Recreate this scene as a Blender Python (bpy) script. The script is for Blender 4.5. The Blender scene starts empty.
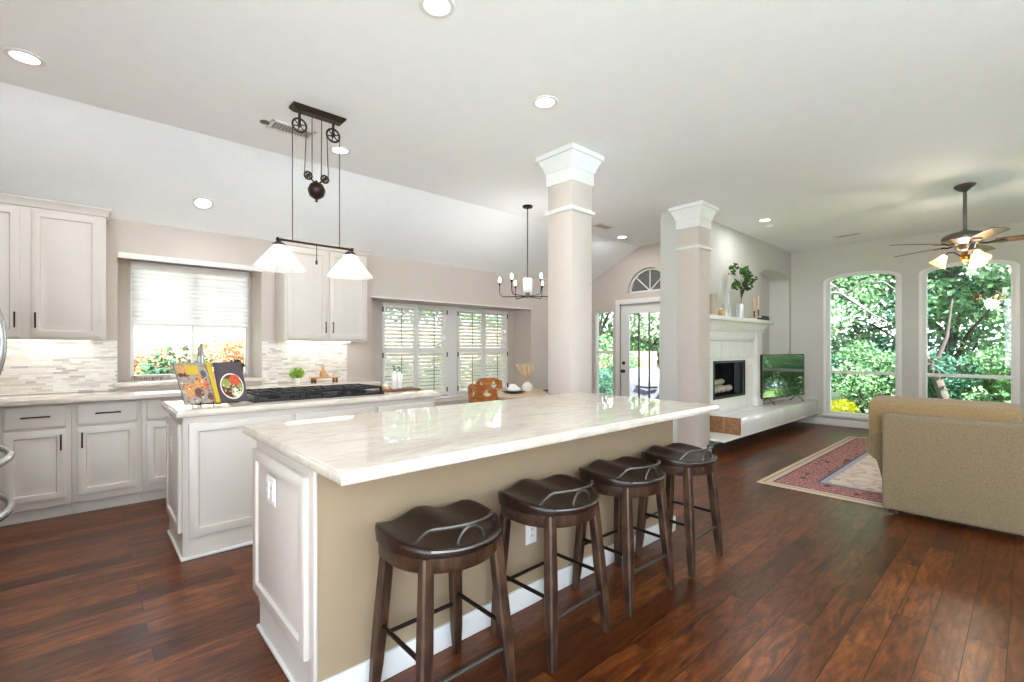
import bpy, bmesh, math, random
from mathutils import Vector, Matrix
random.seed(7)
PI = math.pi
S = bpy.context.scene
COL = S.collection

# ------------------------------------------------------------------ camera, sky, sun, exposure
FPX, HORIZ, CAM_H = 470.3, 348.0, 1.30
TH = math.atan(518 / FPX)
cam_d = bpy.data.cameras.new('camera')
cam = bpy.data.objects.new('camera', cam_d); COL.objects.link(cam)
cam.location = (0, 0, CAM_H)
cam.rotation_euler = (PI / 2, 0, TH - PI / 2)
cam_d.sensor_width = 36.0
cam_d.lens = FPX / 1024 * 36.0
cam_d.shift_y = (HORIZ - 341) / 1024
cam_d.clip_start = 0.05
S.camera = cam
S.view_settings.view_transform = 'Standard'
S.view_settings.look = 'None'
S.view_settings.gamma = 1.0
S.view_settings.use_curve_mapping = False
S.view_settings.exposure = 2.5
S.cycles.use_denoising = True
S.cycles.max_bounces = 10
S.cycles.diffuse_bounces = 6
S.cycles.transparent_max_bounces = 16

world = bpy.data.worlds.new('world'); S.world = world
world.use_nodes = True
wn = world.node_tree.nodes; wl = world.node_tree.links
bgd = wn['Background']
tcw = wn.new('ShaderNodeTexCoord'); sep = wn.new('ShaderNodeSeparateXYZ'); rmp = wn.new('ShaderNodeValToRGB')
wl.new(tcw.outputs['Generated'], sep.inputs[0]); wl.new(sep.outputs['Z'], rmp.inputs[0]); wl.new(rmp.outputs[0], bgd.inputs[0])
rmp.color_ramp.elements[0].position = 0.0; rmp.color_ramp.elements[0].color = (0.86, 0.94, 1.0, 1)
rmp.color_ramp.elements[1].position = 0.7; rmp.color_ramp.elements[1].color = (0.56, 0.74, 1.0, 1)
SKY = 1.5
bgd.inputs[1].default_value = SKY

sun_d = bpy.data.lights.new('sun', 'SUN'); sun_d.energy = 10.0; sun_d.angle = 0.02; sun_d.color = (0.93, 0.97, 1.0)
sun = bpy.data.objects.new('sun', sun_d); COL.objects.link(sun)
sun.rotation_euler = (math.radians(38), 0, math.radians(-28)); sun.location = (-4, -6, 12)
LAMP = 0.2          # overall strength of the room's lamps


# ------------------------------------------------------------------ colour / material helpers
def lin(h):
    h = h.lstrip('#'); o = []
    for i in (0, 2, 4):
        c = int(h[i:i + 2], 16) / 255
        o.append(c / 12.92 if c <= .04045 else ((c + .055) / 1.055) ** 2.4)
    return (o[0], o[1], o[2], 1)


def nodes_of(m):
    m.use_nodes = True
    return m.node_tree.nodes, m.node_tree.links


def mat(name, col, rough=.5, metal=0, var=.06, scale=8, bump=0, bscale=60, coat=0, emit=None, estr=0, spec=.5, sheen=0):
    m = bpy.data.materials.new(name); N, L = nodes_of(m)
    b = N['Principled BSDF']; c = lin(col)
    tc = N.new('ShaderNodeTexCoord'); nz = N.new('ShaderNodeTexNoise'); nz.inputs['Scale'].default_value = scale
    nz.inputs['Detail'].default_value = 4
    L.new(tc.outputs['Object'], nz.inputs['Vector'])
    cr = N.new('ShaderNodeValToRGB')
    cr.color_ramp.elements[0].position = .3; cr.color_ramp.elements[1].position = .7
    cr.color_ramp.elements[0].color = tuple(max(0, x * (1 - var)) for x in c[:3]) + (1,)
    cr.color_ramp.elements[1].color = tuple(min(1, x * (1 + var)) for x in c[:3]) + (1,)
    L.new(nz.outputs['Fac'], cr.inputs[0]); L.new(cr.outputs[0], b.inputs['Base Color'])
    b.inputs['Roughness'].default_value = rough; b.inputs['Metallic'].default_value = metal
    b.inputs['Specular IOR Level'].default_value = spec
    if coat: b.inputs['Coat Weight'].default_value = coat; b.inputs['Coat Roughness'].default_value = .1
    if sheen: b.inputs['Sheen Weight'].default_value = sheen
    if bump:
        n2 = N.new('ShaderNodeTexNoise'); n2.inputs['Scale'].default_value = bscale; n2.inputs['Detail'].default_value = 3
        L.new(tc.outputs['Object'], n2.inputs['Vector'])
        bp = N.new('ShaderNodeBump'); bp.inputs['Strength'].default_value = bump; bp.inputs['Distance'].default_value = .01
        L.new(n2.outputs['Fac'], bp.inputs['Height']); L.new(bp.outputs[0], b.inputs['Normal'])
    if emit:
        b.inputs['Emission Color'].default_value = lin(emit); b.inputs['Emission Strength'].default_value = estr
    return m


def map_nodes(m, scale=(1, 1, 1), rot=(0, 0, 0), coord='Object'):
    N, L = nodes_of(m)
    tc = N.new('ShaderNodeTexCoord'); mp = N.new('ShaderNodeMapping')
    mp.inputs['Scale'].default_value = scale; mp.inputs['Rotation'].default_value = rot
    L.new(tc.outputs[coord], mp.inputs[0])
    return mp


def ramp(N, stops):
    r = N.new('ShaderNodeValToRGB'); e = r.color_ramp.elements
    while len(e) < len(stops): e.new(.5)
    for i, (p, c) in enumerate(stops):
        e[i].position = p; e[i].color = lin(c)
    return r


def mixc(N, L, mode, fac, a, b):
    x = N.new('ShaderNodeMix'); x.data_type = 'RGBA'; x.blend_type = mode
    if isinstance(fac, (int, float)): x.inputs[0].default_value = fac
    else: L.new(fac, x.inputs[0])
    for i, v in ((6, a), (7, b)):
        if isinstance(v, tuple): x.inputs[i].default_value = v
        else: L.new(v, x.inputs[i])
    return x.outputs[2]


def floor_mat():
    m = bpy.data.materials.new('hand_scraped_wood_floor'); N, L = nodes_of(m); b = N['Principled BSDF']
    mp = map_nodes(m); mp.inputs['Location'].default_value = (37.31, 21.06, 0); b.inputs['Specular IOR Level'].default_value = .38
    br = N.new('ShaderNodeTexBrick'); br.offset = .37; br.offset_frequency = 2; br.squash = 1
    br.inputs['Scale'].default_value = 1.0; br.inputs['Brick Width'].default_value = 1.15; br.inputs['Row Height'].default_value = .125
    br.inputs['Mortar Size'].default_value = .002; br.inputs['Mortar Smooth'].default_value = .2; br.inputs['Bias'].default_value = 0
    br.inputs['Color1'].default_value = (0, 0, 0, 1); br.inputs['Color2'].default_value = (1, 1, 1, 1); br.inputs['Mortar'].default_value = (.5, .5, .5, 1)
    L.new(mp.outputs[0], br.inputs['Vector'])
    mp2 = map_nodes(m, (1.0, 6.5, 1))
    add = N.new('ShaderNodeVectorMath'); add.operation = 'MULTIPLY_ADD'
    L.new(br.outputs['Color'], add.inputs[0]); add.inputs[1].default_value = (7, 3, 9); L.new(mp2.outputs[0], add.inputs[2])
    n1 = N.new('ShaderNodeTexNoise'); n1.inputs['Scale'].default_value = 3.0; n1.inputs['Detail'].default_value = 8; n1.inputs['Roughness'].default_value = .6; n1.inputs['Distortion'].default_value = 1.6
    L.new(add.outputs[0], n1.inputs['Vector'])
    r1 = ramp(N, [(.24, '#3e2010'), (.42, '#683818'), (.56, '#874c22'), (.78, '#a5652f')])
    L.new(n1.outputs['Fac'], r1.inputs[0])
    r2 = ramp(N, [(0, '#8d7568'), (.5, '#d3c2b4'), (1, '#fff8ee')])
    L.new(br.outputs['Color'], r2.inputs[0])
    c1 = mixc(N, L, 'MULTIPLY', .9, r1.outputs[0], r2.outputs[0])
    n3 = N.new('ShaderNodeTexNoise'); n3.inputs['Scale'].default_value = 9; n3.inputs['Detail'].default_value = 6; n3.inputs['Roughness'].default_value = .7
    mp3 = map_nodes(m, (1, 3.2, 1)); L.new(mp3.outputs[0], n3.inputs['Vector'])
    r3 = ramp(N, [(.33, '#6d5a4f'), (.45, '#d0c5bd'), (.58, '#ffffff')]); L.new(n3.outputs['Fac'], r3.inputs[0])
    c2 = mixc(N, L, 'MULTIPLY', .7, c1, r3.outputs[0])
    c3 = mixc(N, L, 'MIX', br.outputs['Fac'], c2, lin('#23110a'))
    L.new(c3, b.inputs['Base Color'])
    rr = N.new('ShaderNodeMapRange'); rr.inputs['To Min'].default_value = .285; rr.inputs['To Max'].default_value = .33
    L.new(n3.outputs['Fac'], rr.inputs[0]); L.new(rr.outputs[0], b.inputs['Roughness'])
    mpb = map_nodes(m, (1.0, 5, 1)); nb = N.new('ShaderNodeTexNoise'); nb.inputs['Scale'].default_value = 3; nb.inputs['Detail'].default_value = 1
    L.new(mpb.outputs[0], nb.inputs['Vector'])
    k1 = N.new('ShaderNodeMath'); k1.operation = 'MULTIPLY'; k1.inputs[1].default_value = .35; L.new(nb.outputs['Fac'], k1.inputs[0])
    k2 = N.new('ShaderNodeMath'); k2.operation = 'MULTIPLY_ADD'; k2.inputs[1].default_value = .25; L.new(br.outputs['Color'], k2.inputs[0]); L.new(k1.outputs[0], k2.inputs[2])
    su = N.new('ShaderNodeMath'); su.operation = 'SUBTRACT'; L.new(k2.outputs[0], su.inputs[0]); L.new(br.outputs['Fac'], su.inputs[1])
    bp = N.new('ShaderNodeBump'); bp.inputs['Strength'].default_value = .35; bp.inputs['Distance'].default_value = .006
    L.new(su.outputs[0], bp.inputs['Height']); L.new(bp.outputs[0], b.inputs['Normal'])
    return m


def stone_mat():
    m = bpy.data.materials.new('veined_quartzite'); N, L = nodes_of(m); b = N['Principled BSDF']
    mp = map_nodes(m, (1.0, 2.6, 2.0), (0, 0, .25))
    n = N.new('ShaderNodeTexNoise'); n.inputs['Scale'].default_value = 1.7; n.inputs['Detail'].default_value = 9; n.inputs['Roughness'].default_value = .63; n.inputs['Distortion'].default_value = 1.4
    L.new(mp.outputs[0], n.inputs['Vector'])
    r = ramp(N, [(.28, '#c9bdaf'), (.42, '#d8cec2'), (.5, '#ded4c8'), (.57, '#cfc3b5'), (.63, '#dcd2c6'), (.8, '#e4dcd2')])
    L.new(n.outputs['Fac'], r.inputs[0]); L.new(r.outputs[0], b.inputs['Base Color'])
    b.inputs['Roughness'].default_value = .025; b.inputs['Specular IOR Level'].default_value = .5
    return m


def mosaic_mat():
    m = bpy.data.materials.new('stacked_marble_mosaic'); N, L = nodes_of(m); b = N['Principled BSDF']
    mp = map_nodes(m, (1, 1, 1), (PI / 2, 0, 0))
    br = N.new('ShaderNodeTexBrick'); br.offset = .43; br.squash = .6; br.squash_frequency = 3
    br.inputs['Scale'].default_value = 1; br.inputs['Brick Width'].default_value = .10; br.inputs['Row Height'].default_value = .018
    br.inputs['Mortar Size'].default_value = .0012; br.inputs['Bias'].default_value = -.0
    br.inputs['Color1'].default_value = (0, 0, 0, 1); br.inputs['Color2'].default_value = (1, 1, 1, 1)
    L.new(mp.outputs[0], br.inputs['Vector'])
    r = ramp(N, [(0, '#bcb8b2'), (.07, '#d2ccc3'), (.18, '#e2dcd3'), (.45, '#ebe6de'), (.8, '#f0ede8'), (.94, '#dcd3c6')])
    r.color_ramp.interpolation = 'CONSTANT'
    L.new(br.outputs['Color'], r.inputs[0])
    c = mixc(N, L, 'MIX', br.outputs['Fac'], r.outputs[0], lin('#d9d3ca'))
    L.new(c, b.inputs['Base Color']); b.inputs['Roughness'].default_value = .3
    return m


def rug_mat():
    """Persian rug: borders measured from the rug's own edges, motifs from voronoi cells."""
    m = bpy.data.materials.new('persian_rug'); N, L = nodes_of(m); b = N['Principled BSDF']
    tc = N.new('ShaderNodeTexCoord'); sp = N.new('ShaderNodeSeparateXYZ'); L.new(tc.outputs['Object'], sp.inputs[0])
    def math_(op, a, c=None):
        x = N.new('ShaderNodeMath'); x.operation = op
        for i, v in ((0, a), (1, c)):
            if v is None: continue
            if isinstance(v, (int, float)): x.inputs[i].default_value = v
            else: L.new(v, x.inputs[i])
        return x.outputs[0]
    dx = math_('SUBTRACT', RUG_HX, math_('ABSOLUTE', sp.outputs['X']))
    dy = math_('SUBTRACT', RUG_HY, math_('ABSOLUTE', sp.outputs['Y']))
    d = math_('MINIMUM', dx, dy)
    band = N.new('ShaderNodeValToRGB'); band.color_ramp.interpolation = 'CONSTANT'
    st = [(0, '#cdbb9f'), (.045, '#8e7078'), (.06, '#c9b6a4'), (.12, '#6e4a56'), (.14, '#c4a09e'), (.46, '#70647a'), (.49, '#a9aab4'), (.55, '#d6c7b8')]
    e = band.color_ramp.elements
    while len(e) < len(st): e.new(.5)
    for i, (p, c) in enumerate(st): e[i].position = p; e[i].color = lin(c)
    L.new(math_('DIVIDE', d, .85), band.inputs[0])
    vo = N.new('ShaderNodeTexVoronoi'); vo.inputs['Scale'].default_value = 8; vo.inputs['Randomness'].default_value = .55
    L.new(tc.outputs['Object'], vo.inputs['Vector'])
    r = ramp(N, [(0, '#fff4ea'), (.14, '#fff4ea'), (.2, '#6d4a60'), (.32, '#f2d2c8'), (.46, '#a8707c'), (.58, '#f4dcd2'), (.72, '#6e4450')])
    L.new(vo.outputs['Distance'], r.inputs[0])
    inb = math_('MULTIPLY', math_('GREATER_THAN', d, .12), math_('LESS_THAN', d, .391))
    c1 = mixc(N, L, 'MULTIPLY', .85, band.outputs[0], r.outputs[0])
    vo2 = N.new('ShaderNodeTexVoronoi'); vo2.inputs['Scale'].default_value = 6; L.new(tc.outputs['Object'], vo2.inputs['Vector'])
    r2 = ramp(N, [(0, '#a07e84'), (.12, '#cdb4a8'), (.2, '#b08f96'), (.27, '#dccbbc'), (.5, '#d8c9ba'), (.6, '#c2a8a6'), (.72, '#dccdbf')])
    L.new(vo2.outputs['Distance'], r2.inputs[0])
    inner = math_('GREATER_THAN', d, .467)
    c2 = mixc(N, L, 'MIX', inb, band.outputs[0], c1)
    c3 = mixc(N, L, 'MIX', inner, c2, r2.outputs[0])
    L.new(c3, b.inputs['Base Color']); b.inputs['Roughness'].default_value = .95; b.inputs['Specular IOR Level'].default_value = .1
    return m


def wood_mat(name, dark, mid, light, rough=.4, scale=(2, 14, 14), rot=(0, 0, 0)):
    m = bpy.data.materials.new(name); N, L = nodes_of(m); b = N['Principled BSDF']
    mp = map_nodes(m, scale, rot)
    n = N.new('ShaderNodeTexNoise'); n.inputs['Scale'].default_value = 2.5; n.inputs['Detail'].default_value = 6; n.inputs['Distortion'].default_value = .7
    L.new(mp.outputs[0], n.inputs['Vector'])
    r = ramp(N, [(.3, dark), (.5, mid), (.72, light)]); L.new(n.outputs['Fac'], r.inputs[0])
    L.new(r.outputs[0], b.inputs['Base Color']); b.inputs['Roughness'].default_value = rough
    return m


def fabric_mat(name, a, c, scale=260):
    m = bpy.data.materials.new(name); N, L = nodes_of(m); b = N['Principled BSDF']
    mp = map_nodes(m)
    n = N.new('ShaderNodeTexNoise'); n.inputs['Scale'].default_value = scale; n.inputs['Detail'].default_value = 2
    L.new(mp.outputs[0], n.inputs['Vector'])
    n2 = N.new('ShaderNodeTexNoise'); n2.inputs['Scale'].default_value = 95; n2.inputs['Detail'].default_value = 3; L.new(mp.outputs[0], n2.inputs['Vector'])
    av = N.new('ShaderNodeMath'); av.operation = 'ADD'; L.new(n.outputs['Fac'], av.inputs[0]); L.new(n2.outputs['Fac'], av.inputs[1])
    hv = N.new('ShaderNodeMath'); hv.operation = 'MULTIPLY'; hv.inputs[1].default_value = .5; L.new(av.outputs[0], hv.inputs[0])
    r = ramp(N, [(.36, a), (.62, c)]); L.new(hv.outputs[0], r.inputs[0]); L.new(r.outputs[0], b.inputs['Base Color'])
    bp = N.new('ShaderNodeBump'); bp.inputs['Strength'].default_value = .15; bp.inputs['Distance'].default_value = .003
    L.new(n.outputs['Fac'], bp.inputs['Height']); L.new(bp.outputs[0], b.inputs['Normal'])
    b.inputs['Roughness'].default_value = .95; b.inputs['Specular IOR Level'].default_value = .1; b.inputs['Sheen Weight'].default_value = .2
    return m


def brick_mat():
    m = bpy.data.materials.new('warm_brick'); N, L = nodes_of(m); b = N['Principled BSDF']
    mp = map_nodes(m, (1, 1, 1), (0, PI / 2, PI / 2))
    tc = N.new('ShaderNodeTexCoord'); sp = N.new('ShaderNodeSeparateXYZ'); cb = N.new('ShaderNodeCombineXYZ')
    L.new(tc.outputs['Object'], sp.inputs[0]); L.new(sp.outputs['Y'], cb.inputs[0]); L.new(sp.outputs['Z'], cb.inputs[1])
    br = N.new('ShaderNodeTexBrick'); br.offset = 0; br.inputs['Scale'].default_value = 1; br.inputs['Brick Width'].default_value = .21; br.inputs['Row Height'].default_value = .3
    br.inputs['Mortar Size'].default_value = .004
    br.inputs['Color1'].default_value = lin('#a4734c'); br.inputs['Color2'].default_value = lin('#b3845c'); br.inputs['Mortar'].default_value = lin('#c9b197')
    L.new(cb.outputs[0], br.inputs['Vector'])
    n = N.new('ShaderNodeTexNoise'); n.inputs['Scale'].default_value = 30; n.inputs['Detail'].default_value = 6; L.new(tc.outputs['Object'], n.inputs['Vector'])
    r = ramp(N, [(.3, '#9a8a7a'), (.7, '#ffffff')]); L.new(n.outputs['Fac'], r.inputs[0])
    L.new(mixc(N, L, 'MULTIPLY', .6, br.outputs['Color'], r.outputs[0]), b.inputs['Base Color']); b.inputs['Roughness'].default_value = .85
    return m


def tile_mat():
    m = bpy.data.materials.new('white_glazed_tile'); N, L = nodes_of(m); b = N['Principled BSDF']
    tc = N.new('ShaderNodeTexCoord'); sp = N.new('ShaderNodeSeparateXYZ'); cb = N.new('ShaderNodeCombineXYZ')
    L.new(tc.outputs['Object'], sp.inputs[0]); L.new(sp.outputs['X'], cb.inputs[0])
    ad = N.new('ShaderNodeMath'); ad.operation = 'ADD'; L.new(sp.outputs['Y'], ad.inputs[0]); L.new(sp.outputs['Z'], ad.inputs[1]); L.new(ad.outputs[0], cb.inputs[1])
    br = N.new('ShaderNodeTexBrick'); br.offset = 0; br.inputs['Scale'].default_value = 1; br.inputs['Brick Width'].default_value = .3; br.inputs['Row Height'].default_value = .3
    br.inputs['Mortar Size'].default_value = .003
    br.inputs['Color1'].default_value = lin('#ecebe9'); br.inputs['Color2'].default_value = lin('#f2f1ef'); br.inputs['Mortar'].default_value = lin('#d4d2cf')
    L.new(cb.outputs[0], br.inputs['Vector']); L.new(br.outputs['Color'], b.inputs['Base Color'])
    b.inputs['Roughness'].default_value = .08
    return m


def glass_mat(name, tint=(1, 1, 1, 1), refl=.07):
    m = bpy.data.materials.new(name); N, L = nodes_of(m)
    out = N['Material Output']; N.remove(N['Principled BSDF'])
    t = N.new('ShaderNodeBsdfTransparent'); t.inputs[0].default_value = tint
    g = N.new('ShaderNodeBsdfGlossy'); g.inputs['Roughness'].default_value = .02
    lw = N.new('ShaderNodeFresnel'); lw.inputs[0].default_value = 1.45
    mx = N.new('ShaderNodeMixShader'); L.new(lw.outputs[0], mx.inputs[0]); L.new(t.outputs[0], mx.inputs[1]); L.new(g.outputs[0], mx.inputs[2])
    L.new(mx.outputs[0], out.inputs[0])
    return m


def frosted_mat(name, col, trans=.35, emit=0, ecol='#ffffff'):
    m = bpy.data.materials.new(name); N, L = nodes_of(m)
    out = N['Material Output']; N.remove(N['Principled BSDF'])
    t = N.new('ShaderNodeBsdfTransparent'); d = N.new('ShaderNodeBsdfTranslucent'); d.inputs[0].default_value = lin(col)
    df = N.new('ShaderNodeBsdfDiffuse'); df.inputs[0].default_value = lin(col)
    g = N.new('ShaderNodeBsdfGlossy'); g.inputs['Roughness'].default_value = .08
    m0 = N.new('ShaderNodeMixShader'); m0.inputs[0].default_value = .5; L.new(d.outputs[0], m0.inputs[1]); L.new(df.outputs[0], m0.inputs[2])
    m1 = N.new('ShaderNodeMixShader'); m1.inputs[0].default_value = trans; L.new(m0.outputs[0], m1.inputs[1]); L.new(t.outputs[0], m1.inputs[2])
    m2 = N.new('ShaderNodeMixShader'); m2.inputs[0].default_value = .12; L.new(m1.outputs[0], m2.inputs[1]); L.new(g.outputs[0], m2.inputs[2])
    last = m2.outputs[0]
    if emit:
        em = N.new('ShaderNodeEmission'); em.inputs[0].default_value = lin(ecol); em.inputs[1].default_value = emit
        ad = N.new('ShaderNodeAddShader'); L.new(last, ad.inputs[0]); L.new(em.outputs[0], ad.inputs[1]); last = ad.outputs[0]
    L.new(last, out.inputs[0])
    return m


def leaf_mat(name, a, c, trans=.35):
    m = bpy.data.materials.new(name); N, L = nodes_of(m)
    out = N['Material Output']; N.remove(N['Principled BSDF'])
    tc = N.new('ShaderNodeTexCoord'); n = N.new('ShaderNodeTexNoise'); n.inputs['Scale'].default_value = 3.5; n.inputs['Detail'].default_value = 8
    n.inputs['Roughness'].default_value = .8
    L.new(tc.outputs['Object'], n.inputs['Vector'])
    r = ramp(N, [(.36, a), (.62, c)]); L.new(n.outputs['Fac'], r.inputs[0])
    d = N.new('ShaderNodeBsdfDiffuse'); t = N.new('ShaderNodeBsdfTranslucent'); L.new(r.outputs[0], d.inputs[0]); L.new(r.outputs[0], t.inputs[0])
    mx = N.new('ShaderNodeMixShader'); mx.inputs[0].default_value = trans; L.new(d.outputs[0], mx.inputs[1]); L.new(t.outputs[0], mx.inputs[2])
    L.new(mx.outputs[0], out.inputs[0])
    return m


def emis(name, col, s):
    m = bpy.data.materials.new(name); N, L = nodes_of(m)
    out = N['Material Output']; N.remove(N['Principled BSDF'])
    e = N.new('ShaderNodeEmission'); e.inputs[0].default_value = lin(col); e.inputs[1].default_value = s
    L.new(e.outputs[0], out.inputs[0])
    return m


RUG_HX, RUG_HY = 1.75, 1.22
M = dict(
    khaki=mat('khaki_island_paint', '#a18c70', .7, bump=.05, bscale=220, var=.01), wall=mat('warm_beige_paint', '#cabeb4', .75, bump=.05, bscale=220, var=.01),
    wall_living=mat('wall_paint_daylight_tint', '#c4c2ba', .75, bump=.05, bscale=220, var=.01),  # same wall paint, with the living room's cooler daylight put into its colour
    ceil=mat('white_ceiling_paint', '#f9f9f8', .85, bump=.25, bscale=70, var=.01),
    white=mat('white_trim_paint', '#e6e4e0', .35, var=.01),
    cab=mat('cream_cabinet_paint', '#d6cdc4', .4, var=.01),
    bronze=mat('oil_rubbed_bronze', '#3a302a', .38, .85, var=.15, scale=30),
    black=mat('black_metal', '#1b1a1a', .4, .5, var=.1),
    iron=mat('black_cast_iron', '#1d1d20', .55, .2, var=.15, bump=.1),
    steel=mat('brushed_steel', '#b9bbbd', .25, 1, var=.04, scale=40),
    pewter=mat('pewter_metal', '#6c6a66', .35, .9, var=.1),
    floor=floor_mat(), stone=stone_mat(), mosaic=mosaic_mat(), rug=rug_mat(), tile=tile_mat(), brick=brick_mat(),
    stool=wood_mat('dark_walnut_stain', '#1c100a', '#38251a', '#573d2a', .38, (9, 9, 3)),
    stoolseat=wood_mat('dark_walnut_seat', '#120906', '#22130e', '#331f17', .36, (3, 12, 12)),
    honey=wood_mat('honey_oak', '#8a4a1e', '#b06a33', '#c98a4e', .4),
    table=wood_mat('dining_table_wood', '#b99a7c', '#cdb394', '#dcc6ab', .3),
    walnut=wood_mat('walnut_board', '#3d2415', '#5d3a22', '#7a5233', .5),
    maple=wood_mat('pale_maple', '#b78a52', '#cfa56c', '#dfbd88', .5),
    blade=wood_mat('fan_blade_wood', '#3d241b', '#5a372a', '#6e4636', .35),
    sofa=fabric_mat('oatmeal_tweed', '#77664c', '#8e7d63'), cushion=fabric_mat('tan_velvet_weave', '#8c7352', '#a18661', 160),
    glass=glass_mat('window_glass'), clear=glass_mat('clear_glass', (.93, .96, .95, 1)),
    shade=frosted_mat('ribbed_glass_shade', '#ffffff', .5), amber=frosted_mat('amber_frosted_glass', '#ffe6c4', .03, .12, '#ffcf8f'),
    blind=frosted_mat('white_blind_fabric', '#eceaea', .0), milk=frosted_mat('milky_glass', '#eef2f2', .55),
    bulb=emis('warm_bulb', '#fff1dc', 6), can=emis('downlight_lens', '#fffaf2', 2.5),
    led=emis('led_strip', '#fff3e2', 1.2),
    screen=mat('glossy_screen', '#060708', .03, 0, 0, spec=1.0, coat=1),
    dark=mat('firebox_black', '#17181b', .6, var=.2), darkglass=mat('dim_room_glass', '#6d6c6b', .12, var=.1, scale=3),
    log=mat('ceramic_log', '#b5aca2', .9, var=.3, scale=14, bump=.6, bscale=25),
    brass=mat('aged_brass', '#8d6a35', .32, .9, var=.15), candle=mat('tan_candle_wax', '#cfae8d', .5, var=.04),
    ceramic=mat('white_ceramic', '#f1eee9', .25, var=.02), pampas=mat('dried_pampas', '#d9c4a0', .9, var=.2),
    book_g=mat('dark_green_book', '#2c3a36', .6), book_t=mat('taupe_book', '#9b8f80', .6), paper=mat('book_pages', '#e9e2d3', .8),
    taupe=mat('taupe_pottery', '#b5a898', .5), stonegray=mat('weathered_sign_wood', '#b8aa9a', .8, var=.15, scale=30),
    ink=mat('dark_sign_ink', '#5a4c42', .7), yellow=mat('yellow_cover', '#c9a300', .4), mauve=mat('dark_mauve_page', '#4c4148', .3),
    pagepic=mat('speckled_page', '#978a7d', .35, var=.35, scale=60), food_o=mat('orange_food', '#c8532a', .4, var=.4, scale=90),
    food_g=mat('green_food', '#8d9a4a', .4, var=.3, scale=90), food_r=mat('brown_food', '#5b2a20', .4, var=.4, scale=90),
    food_t=mat('toast_food', '#c98a4d', .4, var=.4, scale=120), food_w=mat('cream_food', '#d9d2bd', .4),
    plate=mat('white_outlet_plastic', '#f2f0ec', .3, var=.01), slot=mat('outlet_slot', '#8c8880', .5),
    soap=mat('milky_bottle', '#eceae6', .2), grey=mat('grey_cover_cloth', '#5b5b64', .8, var=.15, scale=5),
    limb=mat('pale_grey_bark', '#57524d', .95, var=.2, scale=8), bark=mat('tree_bark', '#3e362f', .95, var=.3, scale=6, bump=.5, bscale=20),
    fence=wood_mat('sunbleached_fence', '#7a6550', '#948067', '#aa967c', .85, (10, 10, 1)),
    bounce_terrace=mat('pale_bounce_ground', '#ccdcf2', .9, var=.05, scale=2), conc=mat('patio_concrete', '#c2bbb0', .9, var=.12, scale=2), lawn=mat('lawn', '#6f8a45', .95, var=.35, scale=4),  # first one is a bluish ground colour, added to bounce cool fill light
    leaf_a=leaf_mat('green_leaves', '#2b4a30', '#7ea470'), leaf_b=leaf_mat('deep_green_leaves', '#1e3a2d', '#5c886e'),
    leaf_c=leaf_mat('pale_olive_leaves', '#6a8560', '#bccdaa'), leaf_r=leaf_mat('rust_leaves', '#8a5638', '#c79a74'),
    leaf_k=leaf_mat('dark_green_leaves', '#1f3628', '#50684c', .25), leaf_i=leaf_mat('houseplant_leaves', '#20401f', '#55783f', .2), leaf_l=leaf_mat('lime_leaves', '#7aa23c', '#b5d567', .3),  # leaf_k: green darkened to suit the strong exposure outside the back windows
    flower=leaf_mat('yellow_petals', '#d9c21a', '#f4ec4a', .3),
)


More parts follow.
